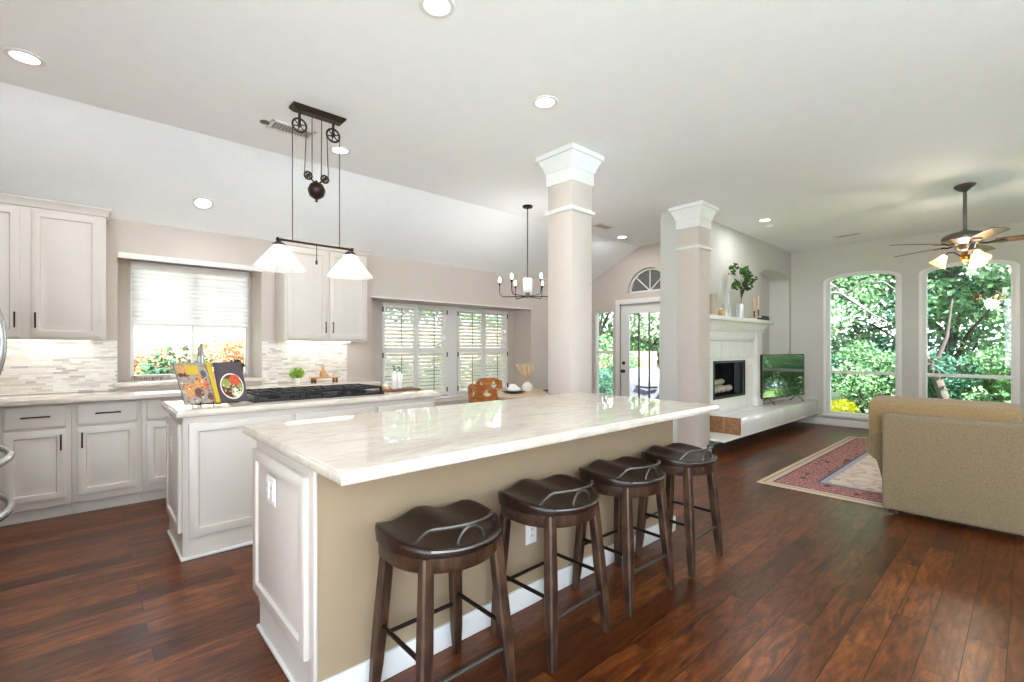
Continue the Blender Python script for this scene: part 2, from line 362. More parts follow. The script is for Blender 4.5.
# ------------------------------------------------------------------ mesh builder
class MB:
    def __init__(s): s.bm = bmesh.new(); s.n = 0

    def _fin(s, faces, mi, smooth=False):
        for f in faces: f.material_index = mi; f.smooth = smooth
        return s

    def box(s, x0, y0, z0, x1, y1, z1, mi=0, b=0, seg=2):
        t = bmesh.new()
        bmesh.ops.create_cube(t, size=1)
        for v in t.verts:
            v.co = Vector((x0 + (v.co.x + .5) * (x1 - x0), y0 + (v.co.y + .5) * (y1 - y0), z0 + (v.co.z + .5) * (z1 - z0)))
        if b: bmesh.ops.bevel(t, geom=t.edges[:], offset=b, segments=seg, profile=.5, affect='EDGES')
        return s.join(t, mi, bool(b))

    def join(s, t, mi=0, smooth=False, mtx=None):
        mp = {}
        for v in t.verts: mp[v] = s.bm.verts.new(mtx @ v.co if mtx else v.co)
        for f in t.faces:
            try: g = s.bm.faces.new([mp[v] for v in f.verts]); g.material_index = mi; g.smooth = smooth
            except ValueError: pass
        t.free(); return s

    def face(s, pts, mi=0, smooth=False):
        f = s.bm.faces.new([s.bm.verts.new(p) for p in pts]); f.material_index = mi; f.smooth = smooth; return s

    def grid(s, rows, mi=0, closed=False, smooth=True, cap=False):
        vs = [[s.bm.verts.new(p) for p in r] for r in rows]
        n = len(vs[0])
        for i in range(len(vs) - 1):
            for j in range(n if closed else n - 1):
                f = s.bm.faces.new((vs[i][j], vs[i][(j + 1) % n], vs[i + 1][(j + 1) % n], vs[i + 1][j]))
                f.material_index = mi; f.smooth = smooth
        if cap:
            for r in (vs[0][::-1], vs[-1]):
                f = s.bm.faces.new(r); f.material_index = mi; f.smooth = False
        return s

    def tube(s, pts, r, seg=10, mi=0, closed=False, cap=True, up=None):
        pts = [Vector(p) for p in pts]; n = len(pts); rows = []
        prev = None
        for i, p in enumerate(pts):
            if closed: d = pts[(i + 1) % n] - pts[i - 1]
            else: d = pts[min(i + 1, n - 1)] - pts[max(i - 1, 0)]
            d.normalize()
            if prev is None:
                a = Vector((0, 0, 1)) if abs(d.z) < .9 else Vector((1, 0, 0))
                u = d.cross(a).normalized()
            else:
                u = (prev - d * prev.dot(d)).normalized()
            prev = u; w = d.cross(u)
            rr = r[i] if isinstance(r, (list, tuple)) else r
            rows.append([p + (u * math.cos(2 * PI * k / seg) + w * math.sin(2 * PI * k / seg)) * rr for k in range(seg)])
        if closed: rows.append(rows[0])
        s.grid([[tuple(q) for q in r_] for r_ in rows], mi, True, True, cap and not closed)
        return s

    def lathe(s, prof, c=(0, 0, 0), seg=24, mi=0, axis=(0, 0, 1), cap=True):
        ax = Vector(axis).normalized(); q = Vector((0, 0, 1)).rotation_difference(ax); c = Vector(c); rows = []
        for r, z in prof:
            rows.append([tuple(c + q @ Vector((max(r, 1e-4) * math.cos(2 * PI * k / seg), max(r, 1e-4) * math.sin(2 * PI * k / seg), z))) for k in range(seg)])
        return s.grid(rows, mi, True, True, cap)

    def prism(s, poly, vec, mi=0):
        v = Vector(vec); a = [s.bm.verts.new(p) for p in poly]; b = [s.bm.verts.new(Vector(p) + v) for p in poly]
        fs = [s.bm.faces.new(a[::-1]), s.bm.faces.new(b)]
        n = len(poly)
        for i in range(n): fs.append(s.bm.faces.new((a[i], a[(i + 1) % n], b[(i + 1) % n], b[i])))
        return s._fin(fs, mi)

    def ring(s, outer, inner, vec, mi=0, closed=True):
        v = Vector(vec); n = len(outer)
        A = [s.bm.verts.new(p) for p in outer]; B = [s.bm.verts.new(p) for p in inner]
        C = [s.bm.verts.new(Vector(p) + v) for p in outer]; D = [s.bm.verts.new(Vector(p) + v) for p in inner]
        fs = []
        for i in range(n if closed else n - 1):
            j = (i + 1) % n
            fs += [s.bm.faces.new((A[i], A[j], B[j], B[i])), s.bm.faces.new((C[i], D[i], D[j], C[j])),
                   s.bm.faces.new((A[i], C[i], C[j], A[j])), s.bm.faces.new((B[i], B[j], D[j], D[i]))]
        if not closed:
            fs += [s.bm.faces.new((A[0], B[0], D[0], C[0])), s.bm.faces.new((A[-1], C[-1], D[-1], B[-1]))]
        return s._fin(fs, mi)

    def panel(s, o, u, v, n, w, h, rings, mi=0):
        """concentric rectangular rings: (inset, depth) from the origin corner o, capped in the middle"""
        o, u, v, n = map(Vector, (o, u, v, n)); rows = []
        for ins, d in rings:
            rows.append([o + u * ins + v * ins + n * d, o + u * (w - ins) + v * ins + n * d, o + u * (w - ins) + v * (h - ins) + n * d, o + u * ins + v * (h - ins) + n * d])
        vs = [[s.bm.verts.new(p) for p in r] for r in rows]; fs = []
        for i in range(len(vs) - 1):
            for j in range(4): fs.append(s.bm.faces.new((vs[i][j], vs[i][(j + 1) % 4], vs[i + 1][(j + 1) % 4], vs[i + 1][j])))
        fs += [s.bm.faces.new(vs[0][::-1]), s.bm.faces.new(vs[-1])]
        return s._fin(fs, mi)

    def pillow(s, c, h, e=4.0, n=10, mi=0, mtx=None):
        """a soft block: a cube blown towards a superellipsoid"""
        t = bmesh.new(); bmesh.ops.create_cube(t, size=2); bmesh.ops.subdivide_edges(t, edges=t.edges[:], cuts=n, use_grid_fill=True)
        c = Vector(c)
        for v in t.verts:
            p = v.co; q = (abs(p.x) ** e + abs(p.y) ** e + abs(p.z) ** e) ** (1 / e)
            p = p / q
            v.co = Vector((p.x * h[0], p.y * h[1], p.z * h[2]))
        m = Matrix.Translation(c) @ mtx if mtx else Matrix.Translation(c)
        return s.join(t, mi, True, m)

    def build(s, name, mats, parent=None, kind=None, sharp=40, clean=True):
        if clean: bmesh.ops.recalc_face_normals(s.bm, faces=s.bm.faces[:])
        me = bpy.data.meshes.new(name)
        if parent is not None:
            r = parent
            while r.parent: r = r.parent
            bmesh.ops.translate(s.bm, verts=s.bm.verts[:], vec=-r.location)
        s.bm.to_mesh(me); s.bm.free()
        for m in (mats if isinstance(mats, (list, tuple)) else [mats]): me.materials.append(M[m])
        if sharp: me.set_sharp_from_angle(angle=math.radians(sharp))
        o = bpy.data.objects.new(name, me); COL.objects.link(o)
        if parent is not None: o.parent = parent
        if kind: o['kind'] = kind
        return o


RP = [(0, 0), (0, .017), (.004, .02), (.05, .02), (.056, .008), (.066, .008), (.10, .019)]   # raised panel door
RD = [(0, 0), (0, .017), (.005, .02), (.018, .02)]                                               # plain drawer front


def thing(name, label, cat, loc=(0, 0, 0), group=None):
    o = bpy.data.objects.new(name, None); COL.objects.link(o); o.location = loc; o.empty_display_size = .05
    o['label'] = label; o['category'] = cat
    if group: o['group'] = group
    return o


def tag(o, label, cat, group=None):
    o['label'] = label; o['category'] = cat
    if group: o['group'] = group
    return o


def copy_tree(o, parent=None):
    c = o.copy(); COL.objects.link(c)
    if parent is not None: c.parent = parent; c.matrix_parent_inverse = o.matrix_parent_inverse.copy()
    for ch in list(o.children): copy_tree(ch, c)
    return c


def struct(name, mb, mats, parent=None, sharp=40):
    return mb.build(name, mats, parent, kind=None if parent is not None else 'structure', sharp=sharp)


def sroot(name, loc=(0, 0, 0)):
    o = bpy.data.objects.new(name, None); COL.objects.link(o); o.location = loc; o['kind'] = 'structure'; return o


def lamp(name, kind, loc, power, parent=None, size=.1, rot=(0, 0, 0), col=(.97, .985, 1.0), size_y=None, spread=None):
    d = bpy.data.lights.new(name, kind); d.energy = power * LAMP; d.color = col
    if kind == 'AREA':
        d.size = size
        if size_y: d.shape = 'RECTANGLE'; d.size_y = size_y
        else: d.shape = 'DISK'
        if spread: d.spread = spread
    elif kind == 'POINT': d.shadow_soft_size = size
    o = bpy.data.objects.new(name, d); COL.objects.link(o); o.location = loc; o.rotation_euler = rot
    if parent is not None: o.parent = parent; o.location = Vector(loc) - parent.location
    return o


def arc(cx, cz, rx, rz, a0, a1, n):
    return [(cx + rx * math.cos(a0 + (a1 - a0) * i / n), cz + rz * math.sin(a0 + (a1 - a0) * i / n)) for i in range(n + 1)]


# ------------------------------------------------------------------ the setting
CZ = 3.0; CREASE = 4.42; WB = 5.53; WBZ = 2.46; WB2 = 5.95; WFAR = 9.3; WDOOR = 6.9; FPY = 2.86; XL = -1.3; YF = -3.0
SL = (CZ - WBZ) / (WB - CREASE)

struct('floor', MB().box(XL, YF, -.05, WFAR + .1, 6.1, 0), 'floor')
mb = MB()
mb.box(XL - .1, YF, CZ, WFAR + .15, 3.1, CZ + .15); mb.box(XL - .1, 3.1, CZ, WDOOR + .15, CREASE, CZ + .15)
ye = WB + .6; ze = CZ - SL * (ye - CREASE)
mb.prism([(XL - .1, CREASE, CZ), (XL - .1, ye, ze), (XL - .1, ye, ze + .17), (XL - .1, CREASE, CZ + .15)], (WDOOR + .25 - XL, 0, 0))
struct('ceiling', mb, 'ceil')

# back wall: a deep layer with the two recesses, then the outer layer that carries the windows
W1 = (.216, 1.40, .944, 2.165); W2 = (2.656, 5.44, .55, 1.935)      # recess x0 x1 z0 z1
P1 = (.33, 1.375, 1.0, 2.155); P2 = (2.99, 5.28, .58, 1.935)         # openings in the outer layer
mb = MB()
ZT = 2.9
for y0, y1, a, b in ((WB, WB2, W1, W2), (WB2, WB2 + .15, P1, P2)):
    mb.box(XL, y0, 0, a[0], y1, ZT - .5); mb.box(a[1], y0, 0, b[0], y1, ZT - .5); mb.box(b[1], y0, 0, WDOOR + .15, y1, ZT - .5)
    mb.box(a[0], y0, 0, a[1], y1, a[2]); mb.box(a[0], y0, a[3], a[1], y1, ZT - .5)
    mb.box(b[0], y0, 0, b[1], y1, b[2]); mb.box(b[0], y0, b[3], b[1], y1, ZT - .5)
mb.box(XL, WB, ZT - .5, WDOOR + .15, WB + .08, WBZ + .02)
struct('wall_back', mb, 'wall')
XO = 2.8      # unseen openings added for fill light, facing the terrace on the left
m_ = MB().box(XL, YF - .12, 0, XO, YF, 1.4).box(XL, YF - .12, 2.72, XO, YF, CZ).box(XO, YF - .12, 0, WFAR + .15, YF, CZ)
for k in range(3): m_.box(XL + k * 1.97, YF - .12, 1.4, XL + k * 1.97 + .15, YF, 2.72)
struct('front_light_baffle', m_, 'wall')  # unseen wall added behind the camera to hold back low frontal light
m_ = MB().box(XL - .1, .5, 0, XL, 6.1, CZ).box(XL - .1, YF, 2.85, XL, .5, CZ).box(XL - .1, YF, 0, XL, .5, .1)  # gap behind the camera is added to let fill light in
struct('wall_left', m_, 'wall')

# door wall
mb = MB()
X0, X1 = WDOOR, WDOOR + .15
SW = (4.945, 5.365, .45, 1.965); DO = (3.88, 4.80, 0, 2.05); AR = (4.255, .395, 2.235)
mb.box(X0, SW[1], 0, X1, WB, 2.1)
mb.box(X0, SW[0], 0, X1, SW[1], SW[2]); mb.box(X0, SW[0], SW[3], X1, SW[1], 2.1)
mb.box(X0, DO[1], 0, X1, SW[0], 2.1); mb.box(X0, 3.2, 0, X1, DO[0], 2.1); mb.box(X0, DO[0], DO[3], X1, DO[1], 2.1)
mb.box(X0, AR[0] - AR[1], 2.1, X1, AR[0] + AR[1], AR[2])
mb.box(X0, 3.2, 2.1, X1, AR[0] - AR[1], CZ)
mb.prism([(X0, AR[0] + AR[1], 2.1), (X0, WB, 2.1), (X0, WB, WBZ), (X0, AR[0] + AR[1], CZ - SL * (AR[0] + AR[1] - CREASE) + .01)], (X1 - X0, 0, 0))
ar = arc(AR[0], AR[2], AR[1], AR[1] + .005, 0, PI, 20)
mb.prism([(X0, y, z) for y, z in ar] + [(X0, AR[0] - AR[1], CZ), (X0, AR[0] + AR[1], CZ)], (X1 - X0, 0, 0))
struct('wall_right', mb, 'wall')

# fireplace wall with firebox and arched niche
FB = (6.2, 7.23, .61, 1.12); NI = (7.88, 9.2, .42, 2.46, 2.60)
mb = MB(); y0, y1 = FPY, 3.18
XW = 5.62
mb.box(XW, y0, 0, FB[0], y1, CZ); mb.box(FB[0], y0, 0, FB[1], y1, FB[2]); mb.box(FB[0], y0, FB[3], FB[1], y1, CZ)
mb.box(FB[1], y0, 0, NI[0], y1, CZ); mb.box(NI[0], y0, 0, NI[1], y1, NI[2]); mb.box(NI[1], y0, 0, WFAR + .15, y1, CZ)
w = (NI[1] - NI[0]) / 2; cx = (NI[0] + NI[1]) / 2
na = arc(cx, NI[3], w, NI[4] - NI[3], 0, PI, 20)
mb.prism([(x, y0, z) for x, z in na] + [(NI[0], y0, CZ), (NI[1], y0, CZ)], (0, y1 - y0, 0))
mb.box(XW, y1, 0, WFAR + .15, y1 + .1, CZ)
mb.box(5.34, 2.87, 0, XW, 3.11, CZ)
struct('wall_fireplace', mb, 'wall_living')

# far wall with two arched windows, plus a wide unseen one added for daylight
FW = [(1.36, 2.325), (.125, 1.09), (-2.85, -.16)]; FZ = (.18, 2.41, 2.52)
mb = MB(); X0, X1 = WFAR, WFAR + .15
edges = [FPY + .1] + [e for a in FW for e in (a[1], a[0])] + [YF]
for i in range(0, len(edges), 2): mb.box(X0, edges[i + 1], 0, X1, edges[i], CZ)
for a, b in FW:
    mb.box(X0, a, 0, X1, b, FZ[0])
    aa = arc((a + b) / 2, FZ[1], (b - a) / 2, FZ[2] - FZ[1], 0, PI, 20)
    mb.prism([(X0, y, z) for y, z in aa] + [(X0, a, CZ), (X0, b, CZ)], (X1 - X0, 0, 0))
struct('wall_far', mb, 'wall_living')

# baseboards
def bb(name, x0, y0, x1, y1, h=.11):
    struct(name, MB().box(x0, y0, 0, x1, y1, h, b=.005), 'white')
bb('baseboard_far', WFAR - .018, YF, WFAR, FPY)
bb('baseboard_fireplace', 7.8, FPY - .018, WFAR - .02, FPY)
bb('baseboard_right', WDOOR - .018, 4.92, WDOOR, WB)
bb('baseboard_back', 2.46, WB - .018, WDOOR, WB)

# arched windows of the living room, the added unseen one last
for k, (a, b) in enumerate(FW):
    r = sroot('window_%d' % (k + 3), (WFAR, (a + b) / 2, FZ[0]))
    c = (a + b) / 2; hw = (b - a) / 2
    def out(i, dz=0):
        return [(c - hw + i, FZ[0] + i), ] + arc(c, FZ[1], -(hw - i), FZ[2] - FZ[1] - i * .5, 0, PI, 20) + [(c + hw - i, FZ[0] + i)]
    struct('casing', MB().ring([(WFAR - .012, y, z) for y, z in out(-.035)], [(WFAR - .012, y, z) for y, z in out(.012)], (.03, 0, 0)), 'white', r)
    struct('sash_frame', MB().ring([(WFAR + .05, y, z) for y, z in out(.0)], [(WFAR + .05, y, z) for y, z in out(.05)], (.05, 0, 0))
           .box(WFAR + .04, a + .03, .875, WFAR + .1, b - .03, .92), 'white', r)
    struct('sill', MB().box(WFAR - .05, a - .05, FZ[0] - .03, WFAR + .12, b + .05, FZ[0] + .005, b=.004), 'white', r)
    struct('glass_pane', MB().prism([(WFAR + .07, y, z) for y, z in out(.04)], (.004, 0, 0)), 'glass', r)

# kitchen window with its cellular blind
r = sroot('window_1', (P1[0], WB2, P1[2]))
def rectring(mb_, x0, z0, x1, z1, t, y, d):
    return mb_.ring([(x0, y, z0), (x1, y, z0), (x1, y, z1), (x0, y, z1)], [(x0 + t, y, z0 + t), (x1 - t, y, z0 + t), (x1 - t, y, z1 - t), (x0 + t, y, z1 - t)], (0, d, 0))
m_ = rectring(MB(), P1[0], P1[2], P1[1], P1[3], .03, WB2 + .02, .06)
m_.box(.838, WB2 + .03, P1[2] + .03, .862, WB2 + .07, P1[3] - .03)
struct('window_frame', m_, 'white', r)
struct('glass_pane', MB().box(P1[0] + .02, WB2 + .05, P1[2] + .02, P1[1] - .02, WB2 + .054, P1[3] - .02), 'glass', r)
t = thing('cellular_blind', 'white pleated blind half lowered over the kitchen sink window', 'blind', (.85, WB2, 1.53))
m_ = MB(); rows = []
for i in range(27):
    z = 1.545 + (2.09 - 1.545) * i / 26; y = WB2 - .015 - (.012 if i % 2 else 0)
    rows.append([(P1[0] + .012, y, z), (P1[1] - .012, y, z)])
m_.grid(rows, smooth=False)
m_.build('pleated_fabric', 'blind', t, sharp=None)
MB().box(P1[0] + .005, WB2 - .045, 2.085, P1[1] - .005, WB2 - .002, 2.15, b=.004).build('headrail', 'white', t)
MB().box(P1[0] + .01, WB2 - .034, 1.522, P1[1] - .01, WB2 - .004, 1.547, b=.003).build('bottom_rail', 'white', t)
struct('trim_1', MB().box(W1[0] - .0, WB - .022, W1[3] - .05, W1[1] + .01, WB, W1[3] + .0, b=.004), 'white')
struct('trim_2', MB().box(W2[0] - .02, WB - .02, W2[3] - .004, W2[1] + .02, WB - .001, W2[3] + .012, b=.003), 'white')
# shutter windows behind the breakfast table
for k, (xa, xb) in enumerate(((2.99, 4.06), (4.24, 5.28))):
    r = sroot('window_%d' % (k + 6), ((xa + xb) / 2, WB2, .58))
    m_ = rectring(MB(), xa, .58, xb, 1.935, .05, WB2 + .05, .06); m_.box(xa, WB2 + .06, 1.24, xb, WB2 + .1, 1.28)
    struct('window_frame', m_, 'white', r)
    struct('glass_pane', MB().box(xa + .04, WB2 + .085, .62, xb - .04, WB2 + .09, 1.9), 'glass', r)
struct('trim_3', MB().box(4.06, WB2 - .02, .58, 4.24, WB2 + .15, 1.935, b=.004), 'white')
struct('trim_4', MB().box(2.9, WB2 - .045, .545, 5.40, WB2 + .02, .58, b=.004), 'white')

def shutter(xa, xb, side, label):
    t = thing('plantation_shutter', label, 'shutter', ((xa + xb) / 2, WB2, .6), 'shutter panels behind the breakfast table')
    m = rectring(MB(), xa, .6, xb, 1.925, .045, WB2 - .03, .03); m.box(xa + .04, WB2 - .03, 1.225, xb - .04, WB2, 1.305)
    m.build('stile_frame', 'white', t)
    for z0, z1 in ((.645, 1.225), (1.305, 1.88)):
        l = MB(); n = 11
        for i in range(n):
            z = z0 + (z1 - z0) * (i + .5) / n; yc = WB2 - .015; a = math.radians(43)
            dy, dz = .028 * math.cos(a), .028 * math.sin(a)
            l.prism([(xa + .045, yc - dy, z - dz), (xa + .045, yc - dy, z - dz + .007), (xa + .045, yc + dy, z + dz + .004), (xa + .045, yc + dy, z + dz - .003)], (xb - xa - .09, 0, 0))
        l.build('louvers', 'white', t)
        xr = xa + (xb - xa) * .53
        MB().box(xr - .0035, WB2 - .056, z0 + .03, xr + .0035, WB2 - .048, z1 - .03).build('tilt_rod', 'pewter', t)
    xh = xa + .006 if side < 0 else xb - .006
    for z in (.68, 1.2, 1.83):
        h = MB().box(xh - .008, WB2 - .038, z - .035, xh + .008, WB2 - .028, z + .035).build('hinge', 'bronze', t); h['label'] = 'dark bronze hinge'
shutter(2.995, 3.52, -1, 'white louvered shutter panel furthest left, behind the soap bottles')
shutter(3.525, 4.055, 1, 'white louvered shutter panel just left of the wide white post')
shutter(4.245, 4.755, -1, 'white louvered shutter panel just right of the wide white post')
shutter(4.76, 5.275, 1, 'white louvered shutter panel nearest the corner, behind the chair backs')

# door with three lites, sidelight and half round window above
r = sroot('door_1', (WDOOR, 4.34, 0))
m_ = MB(); xo = WDOOR - .02
for y0_, y1_, z0_, z1_ in ((4.80, 4.885, 0, 2.135), (3.795, 3.88, 0, 2.135), (3.88, 4.80, 2.05, 2.135)): m_.box(xo, y0_, z0_, WDOOR + .02, y1_, z1_, b=.004)
struct('door_casing', m_, 'white', r)
GY = (4.055, 4.645)
m_ = MB(); xd0, xd1 = WDOOR + .02, WDOOR + .065
m_.box(xd0, 3.885, .005, xd1, GY[0], 2.045); m_.box(xd0, GY[1], .005, xd1, 4.795, 2.045); m_.box(xd0, GY[0], .005, xd1, GY[1], .25); m_.box(xd0, GY[0], 1.89, xd1, GY[1], 2.045)
struct('door_leaf', m_, 'white', r)
m_ = MB()
for q in (1, 2):
    y = GY[0] + (GY[1] - GY[0]) * q / 3; m_.box(xd0 + .008, y - .009, .25, xd1 - .008, y + .009, 1.89)
struct('muntins', m_, 'pewter', r)
struct('glass_pane', MB().box(xd0 + .02, GY[0], .25, xd0 + .024, GY[1], 1.89), 'glass', r)
struct('door_knob', MB().lathe([(.03, 0), (.03, .006), (.012, .01), (.012, .035), (.028, .045), (.03, .06), (.018, .07)], (xd0, 4.735, .90), 16, axis=(-1, 0, 0)), 'black', r)
struct('deadbolt', MB().lathe([(.03, 0), (.03, .012), (.02, .018)], (xd0, 4.735, 1.04), 16, axis=(-1, 0, 0)), 'black', r)
r = sroot('window_2', (WDOOR, 5.15, SW[2]))
m_ = MB()
m_.ring([(WDOOR + .03, SW[0], SW[2]), (WDOOR + .03, SW[1], SW[2]), (WDOOR + .03, SW[1], SW[3]), (WDOOR + .03, SW[0], SW[3])],
        [(WDOOR + .03, SW[0] + .025, SW[2] + .025), (WDOOR + .03, SW[1] - .025, SW[2] + .025), (WDOOR + .03, SW[1] - .025, SW[3] - .025), (WDOOR + .03, SW[0] + .025, SW[3] - .025)], (.05, 0, 0))
m_.box(WDOOR + .03, SW[0] + .02, 1.20, WDOOR + .08, SW[1] - .02, 1.25)
struct('window_frame', m_, 'white', r)
struct('glass_pane', MB().box(WDOOR + .055, SW[0] + .02, SW[2] + .02, WDOOR + .059, SW[1] - .02, SW[3] - .02), 'glass', r)
r = sroot('window_8', (WDOOR, AR[0], AR[2]))
def har(i, n=24): return [(AR[0] + (AR[1] - i) * math.cos(PI * k / n), AR[2] + i * .0 + (AR[1] - i) * math.sin(PI * k / n)) for k in range(n + 1)]
m_ = MB(); m_.ring([(WDOOR + .05, y, z) for y, z in har(0)], [(WDOOR + .05, y, z) for y, z in har(.03)], (.05, 0, 0), closed=False)
m_.box(WDOOR + .05, AR[0] - AR[1], AR[2] - .002, WDOOR + .1, AR[0] + AR[1], AR[2] + .03)
for a in (45, 90, 135):
    ca, sa = math.cos(math.radians(a)), math.sin(math.radians(a)); L_ = AR[1] - .02
    m_.tube([(WDOOR + .07, AR[0], AR[2] + .02), (WDOOR + .07, AR[0] + ca * L_, AR[2] + sa * L_)], .011, 6)
struct('window_frame', m_, 'white', r)
struct('glass_pane', MB().prism([(WDOOR + .085, y, z) for y, z in har(.02)], (.004, 0, 0)), 'darkglass', r)


# ------------------------------------------------------------------ the two square columns
def column(x0, y0, label, s=.275):
    x1, y1 = x0 + s, y0 + s
    t = thing('column', label, 'column', (x0 + s / 2, y0 + s / 2, 0), 'square columns')
    MB().box(x0, y0, 0, x1, y1, CZ - .01, b=.003).build('shaft', 'wall', t)
    rows = []
    for p, z in ((.006, 2.73), (.012, 2.735), (.012, 2.84), (.02, 2.845), (.025, 2.87), (.05, 2.93), (.062, 2.955), (.078, 2.96), (.078, 3.0)):
        rows.append([(x0 - p, y0 - p, z), (x1 + p, y0 - p, z), (x1 + p, y1 + p, z), (x0 - p, y1 + p, z)])
    MB().grid(rows, closed=True, smooth=False, cap=True).build('capital', 'white', t)
    rows = []
    for p, z in ((.002, 2.475), (.016, 2.48), (.022, 2.492), (.016, 2.506), (.006, 2.512), (.002, 2.52)):
        rows.append([(x0 - p, y0 - p, z), (x1 + p, y0 - p, z), (x1 + p, y1 + p, z), (x0 - p, y1 + p, z)])
    MB().grid(rows, closed=True, smooth=False, cap=True).build('neck_moulding', 'white', t)
    MB().box(x0 - .014, y0 - .014, 0, x1 + .014, y1 + .014, .11, b=.004).build('plinth', 'white', t)
column(3.06, 2.617, 'square beige column with white capital at the far corner of the long island')
column(5.335, 2.61, 'square beige column with white capital beside the fireplace mantel')

# ------------------------------------------------------------------ cabinets
def pull(p0, p1, n, parent, r=.0055, off=.028):
    p0, p1, n = Vector(p0), Vector(p1), Vector(n); m = MB(); d = (p1 - p0).normalized()
    a, b = p0 + d * .012, p1 - d * .012
    m.tube([p0 + n * off, p1 + n * off], r, 8); m.tube([a, a + n * off], r * .8, 6); m.tube([b, b + n * off], r * .8, 6)
    o = m.build('handle', 'bronze', parent); o['label'] = 'dark bronze bar handle'; return o

YC = 4.98
def base_cab(x0, x1, label, hinge, two=False):
    t = thing('base_cabinet', label, 'cabinet', ((x0 + x1) / 2, 5.25, 0), 'base cabinets along the window wall')
    m = MB().box(x0, YC, .10, x1, WB - .01, .878, b=.002); m.box(x0, YC + .06, 0, x1, WB - .01, .1); m.build('carcass', 'cab', t)
    g = .03
    spans = [(x0 + g, x1 - g)] if not two else [(x0 + g, (x0 + x1) / 2 - .01), ((x0 + x1) / 2 + .01, x1 - g)]
    for i, (a, b) in enumerate(spans):
        d = MB().panel((a, YC, .70), (1, 0, 0), (0, 0, 1), (0, -1, 0), b - a, .165, RD).build('drawer', 'cab', t)
        c = (a + b) / 2; pull((c - .078, YC - .02, .787), (c + .078, YC - .02, .787), (0, -1, 0), d)
        d = MB().panel((a, YC, .155), (1, 0, 0), (0, 0, 1), (0, -1, 0), b - a, .525, RP).build('door', 'cab', t)
        xx = b - .028 if (hinge == 'L' and not two) or (two and i == 0) else a + .028
        pull((xx, YC - .02, .525), (xx, YC - .02, .645), (0, -1, 0), d)
base_cab(-1.05, -.47, 'cream base cabinet in the corner beside the refrigerator', 'L')
base_cab(-.465, -.077, 'leftmost cream base cabinet in view, its door handle at right', 'L')
base_cab(-.075, .35, 'second cream base cabinet from the left, its door handle at left', 'R')
base_cab(.352, .80, 'cream base cabinet partly hidden behind the cooktop island', 'L')
base_cab(.802, 1.62, 'wide cream sink cabinet under the kitchen window', 'R', True)
base_cab(1.622, 2.44, 'cream double base cabinet below the small upper cabinet', 'R', True)

def upper_cab(x0, x1, z0, z1, doors, label, y0=5.2):
    t = thing('wall_cabinet', label, 'cabinet', ((x0 + x1) / 2, WB, z0), 'upper wall cabinets')
    MB().box(x0, y0, z0, x1, WB - .006, z1, b=.002).build('carcass', 'cab', t)
    rows = []
    for p, z in ((0, z1 - .03), (.012, z1 - .025), (.018, z1 + .01), (.035, z1 + .03), (.035, z1 + .04)):
        rows.append([(x0 - p, y0 - p, z), (x1 + p, y0 - p, z), (x1 + p, WB - .006, z), (x0 - p, WB - .006, z)])
    MB().grid(rows, closed=True, smooth=False, cap=True).build('crown', 'cab', t)
    for a, b, hx in doors:
        d = MB().panel((a, y0, z0 + .02), (1, 0, 0), (0, 0, 1), (0, -1, 0), b - a, z1 - z0 - .065, RP).build('door', 'cab', t)
        pull((hx, y0 - .02, z0 + .09), (hx, y0 - .02, z0 + .21), (0, -1, 0), d)
    l = MB().box(x0 + .1, WB - .09, z0 - .012, x1 - .1, WB - .06, z0 - .001).build('light_strip', 'led', t)
    lamp('under_cabinet_light', 'AREA', ((x0 + x1) / 2, WB - .12, z0 - .02), .8, t, size=x1 - x0 - .15, size_y=.03)
    lamp('over_cabinet_light', 'AREA', ((x0 + x1) / 2, WB - .16, z1 + .02), 7.0, t, size=x1 - x0 - .15, size_y=.05, rot=(PI, 0, 0))
    return t
upper_cab(-.80, .13, 1.365, 2.42, [(-.775, -.37, -.395), (-.31, .095, -.285)], 'cream two door upper cabinet left of the kitchen window')
upper_cab(1.535, 2.44, 1.375, 2.40, [(1.555, 1.972, 1.945), (1.998, 2.415, 2.025)], 'cream two door upper cabinet right of the kitchen window')

# counter and backsplash on the window wall
mb = MB(); mb.box(-1.28, 4.905, .88, 2.46, WB - .002, .92, b=.008, seg=3)
t = mb.build('countertop', 'stone'); tag(t, 'pale veined stone countertop along the window wall', 'countertop')
struct('wall_backsplash', MB().box(XL + .02, WB - .012, .921, W1[0] - .001, WB, 1.365).box(W1[1] + .001, WB - .012, .921, 2.33, WB, 1.375), 'mosaic')
o = MB().box(W1[0] - .03, WB - .03, .945, W1[1] + .03, WB2, .985, b=.006).build('window_ledge', 'stone'); tag(o, 'pale stone ledge below the kitchen sink window', 'ledge')

# island one, with the stools
I1 = (.60, 3.10, 1.71, 2.47)
t = thing('kitchen_island', 'long island with beige front and pale stone top, nearest the camera', 'island', (1.85, 2.1, 0))
MB().box(I1[0] + .012, I1[2], 0, I1[1], I1[2] + .05, .877).build('front_panel', 'khaki', t)
m = MB().box(I1[0] + .012, I1[2] + .05, .10, I1[1], I1[3], .877); m.box(I1[0] + .012, I1[2] + .05, 0, I1[1], I1[3] - .06, .1); m.build('carcass', 'cab', t)
m = MB().box(I1[0], I1[2] - .004, .0, I1[0] + .014, I1[2] + .045, .876, b=.003)
m.box(I1[0] + .003, I1[2] + .046, .0, I1[0] + .014, I1[3] - .06, .165); m.box(I1[0] + .003, I1[2] + .046, .165, I1[0] + .014, I1[3], .876); m.build('end_panel', 'cab', t)
MB().panel((I1[0] + .003, I1[3] - .012, .165), (0, -1, 0), (0, 0, 1), (-1, 0, 0), I1[3] - I1[2] - .065, .665, RP).build('raised_panel', 'cab', t)
m = MB(); m.box(I1[0] - .012, I1[2] - .012, 0, I1[0] + .004, I1[3] - .055, .02, b=.006); m.build('shoe_moulding', 'white', t)
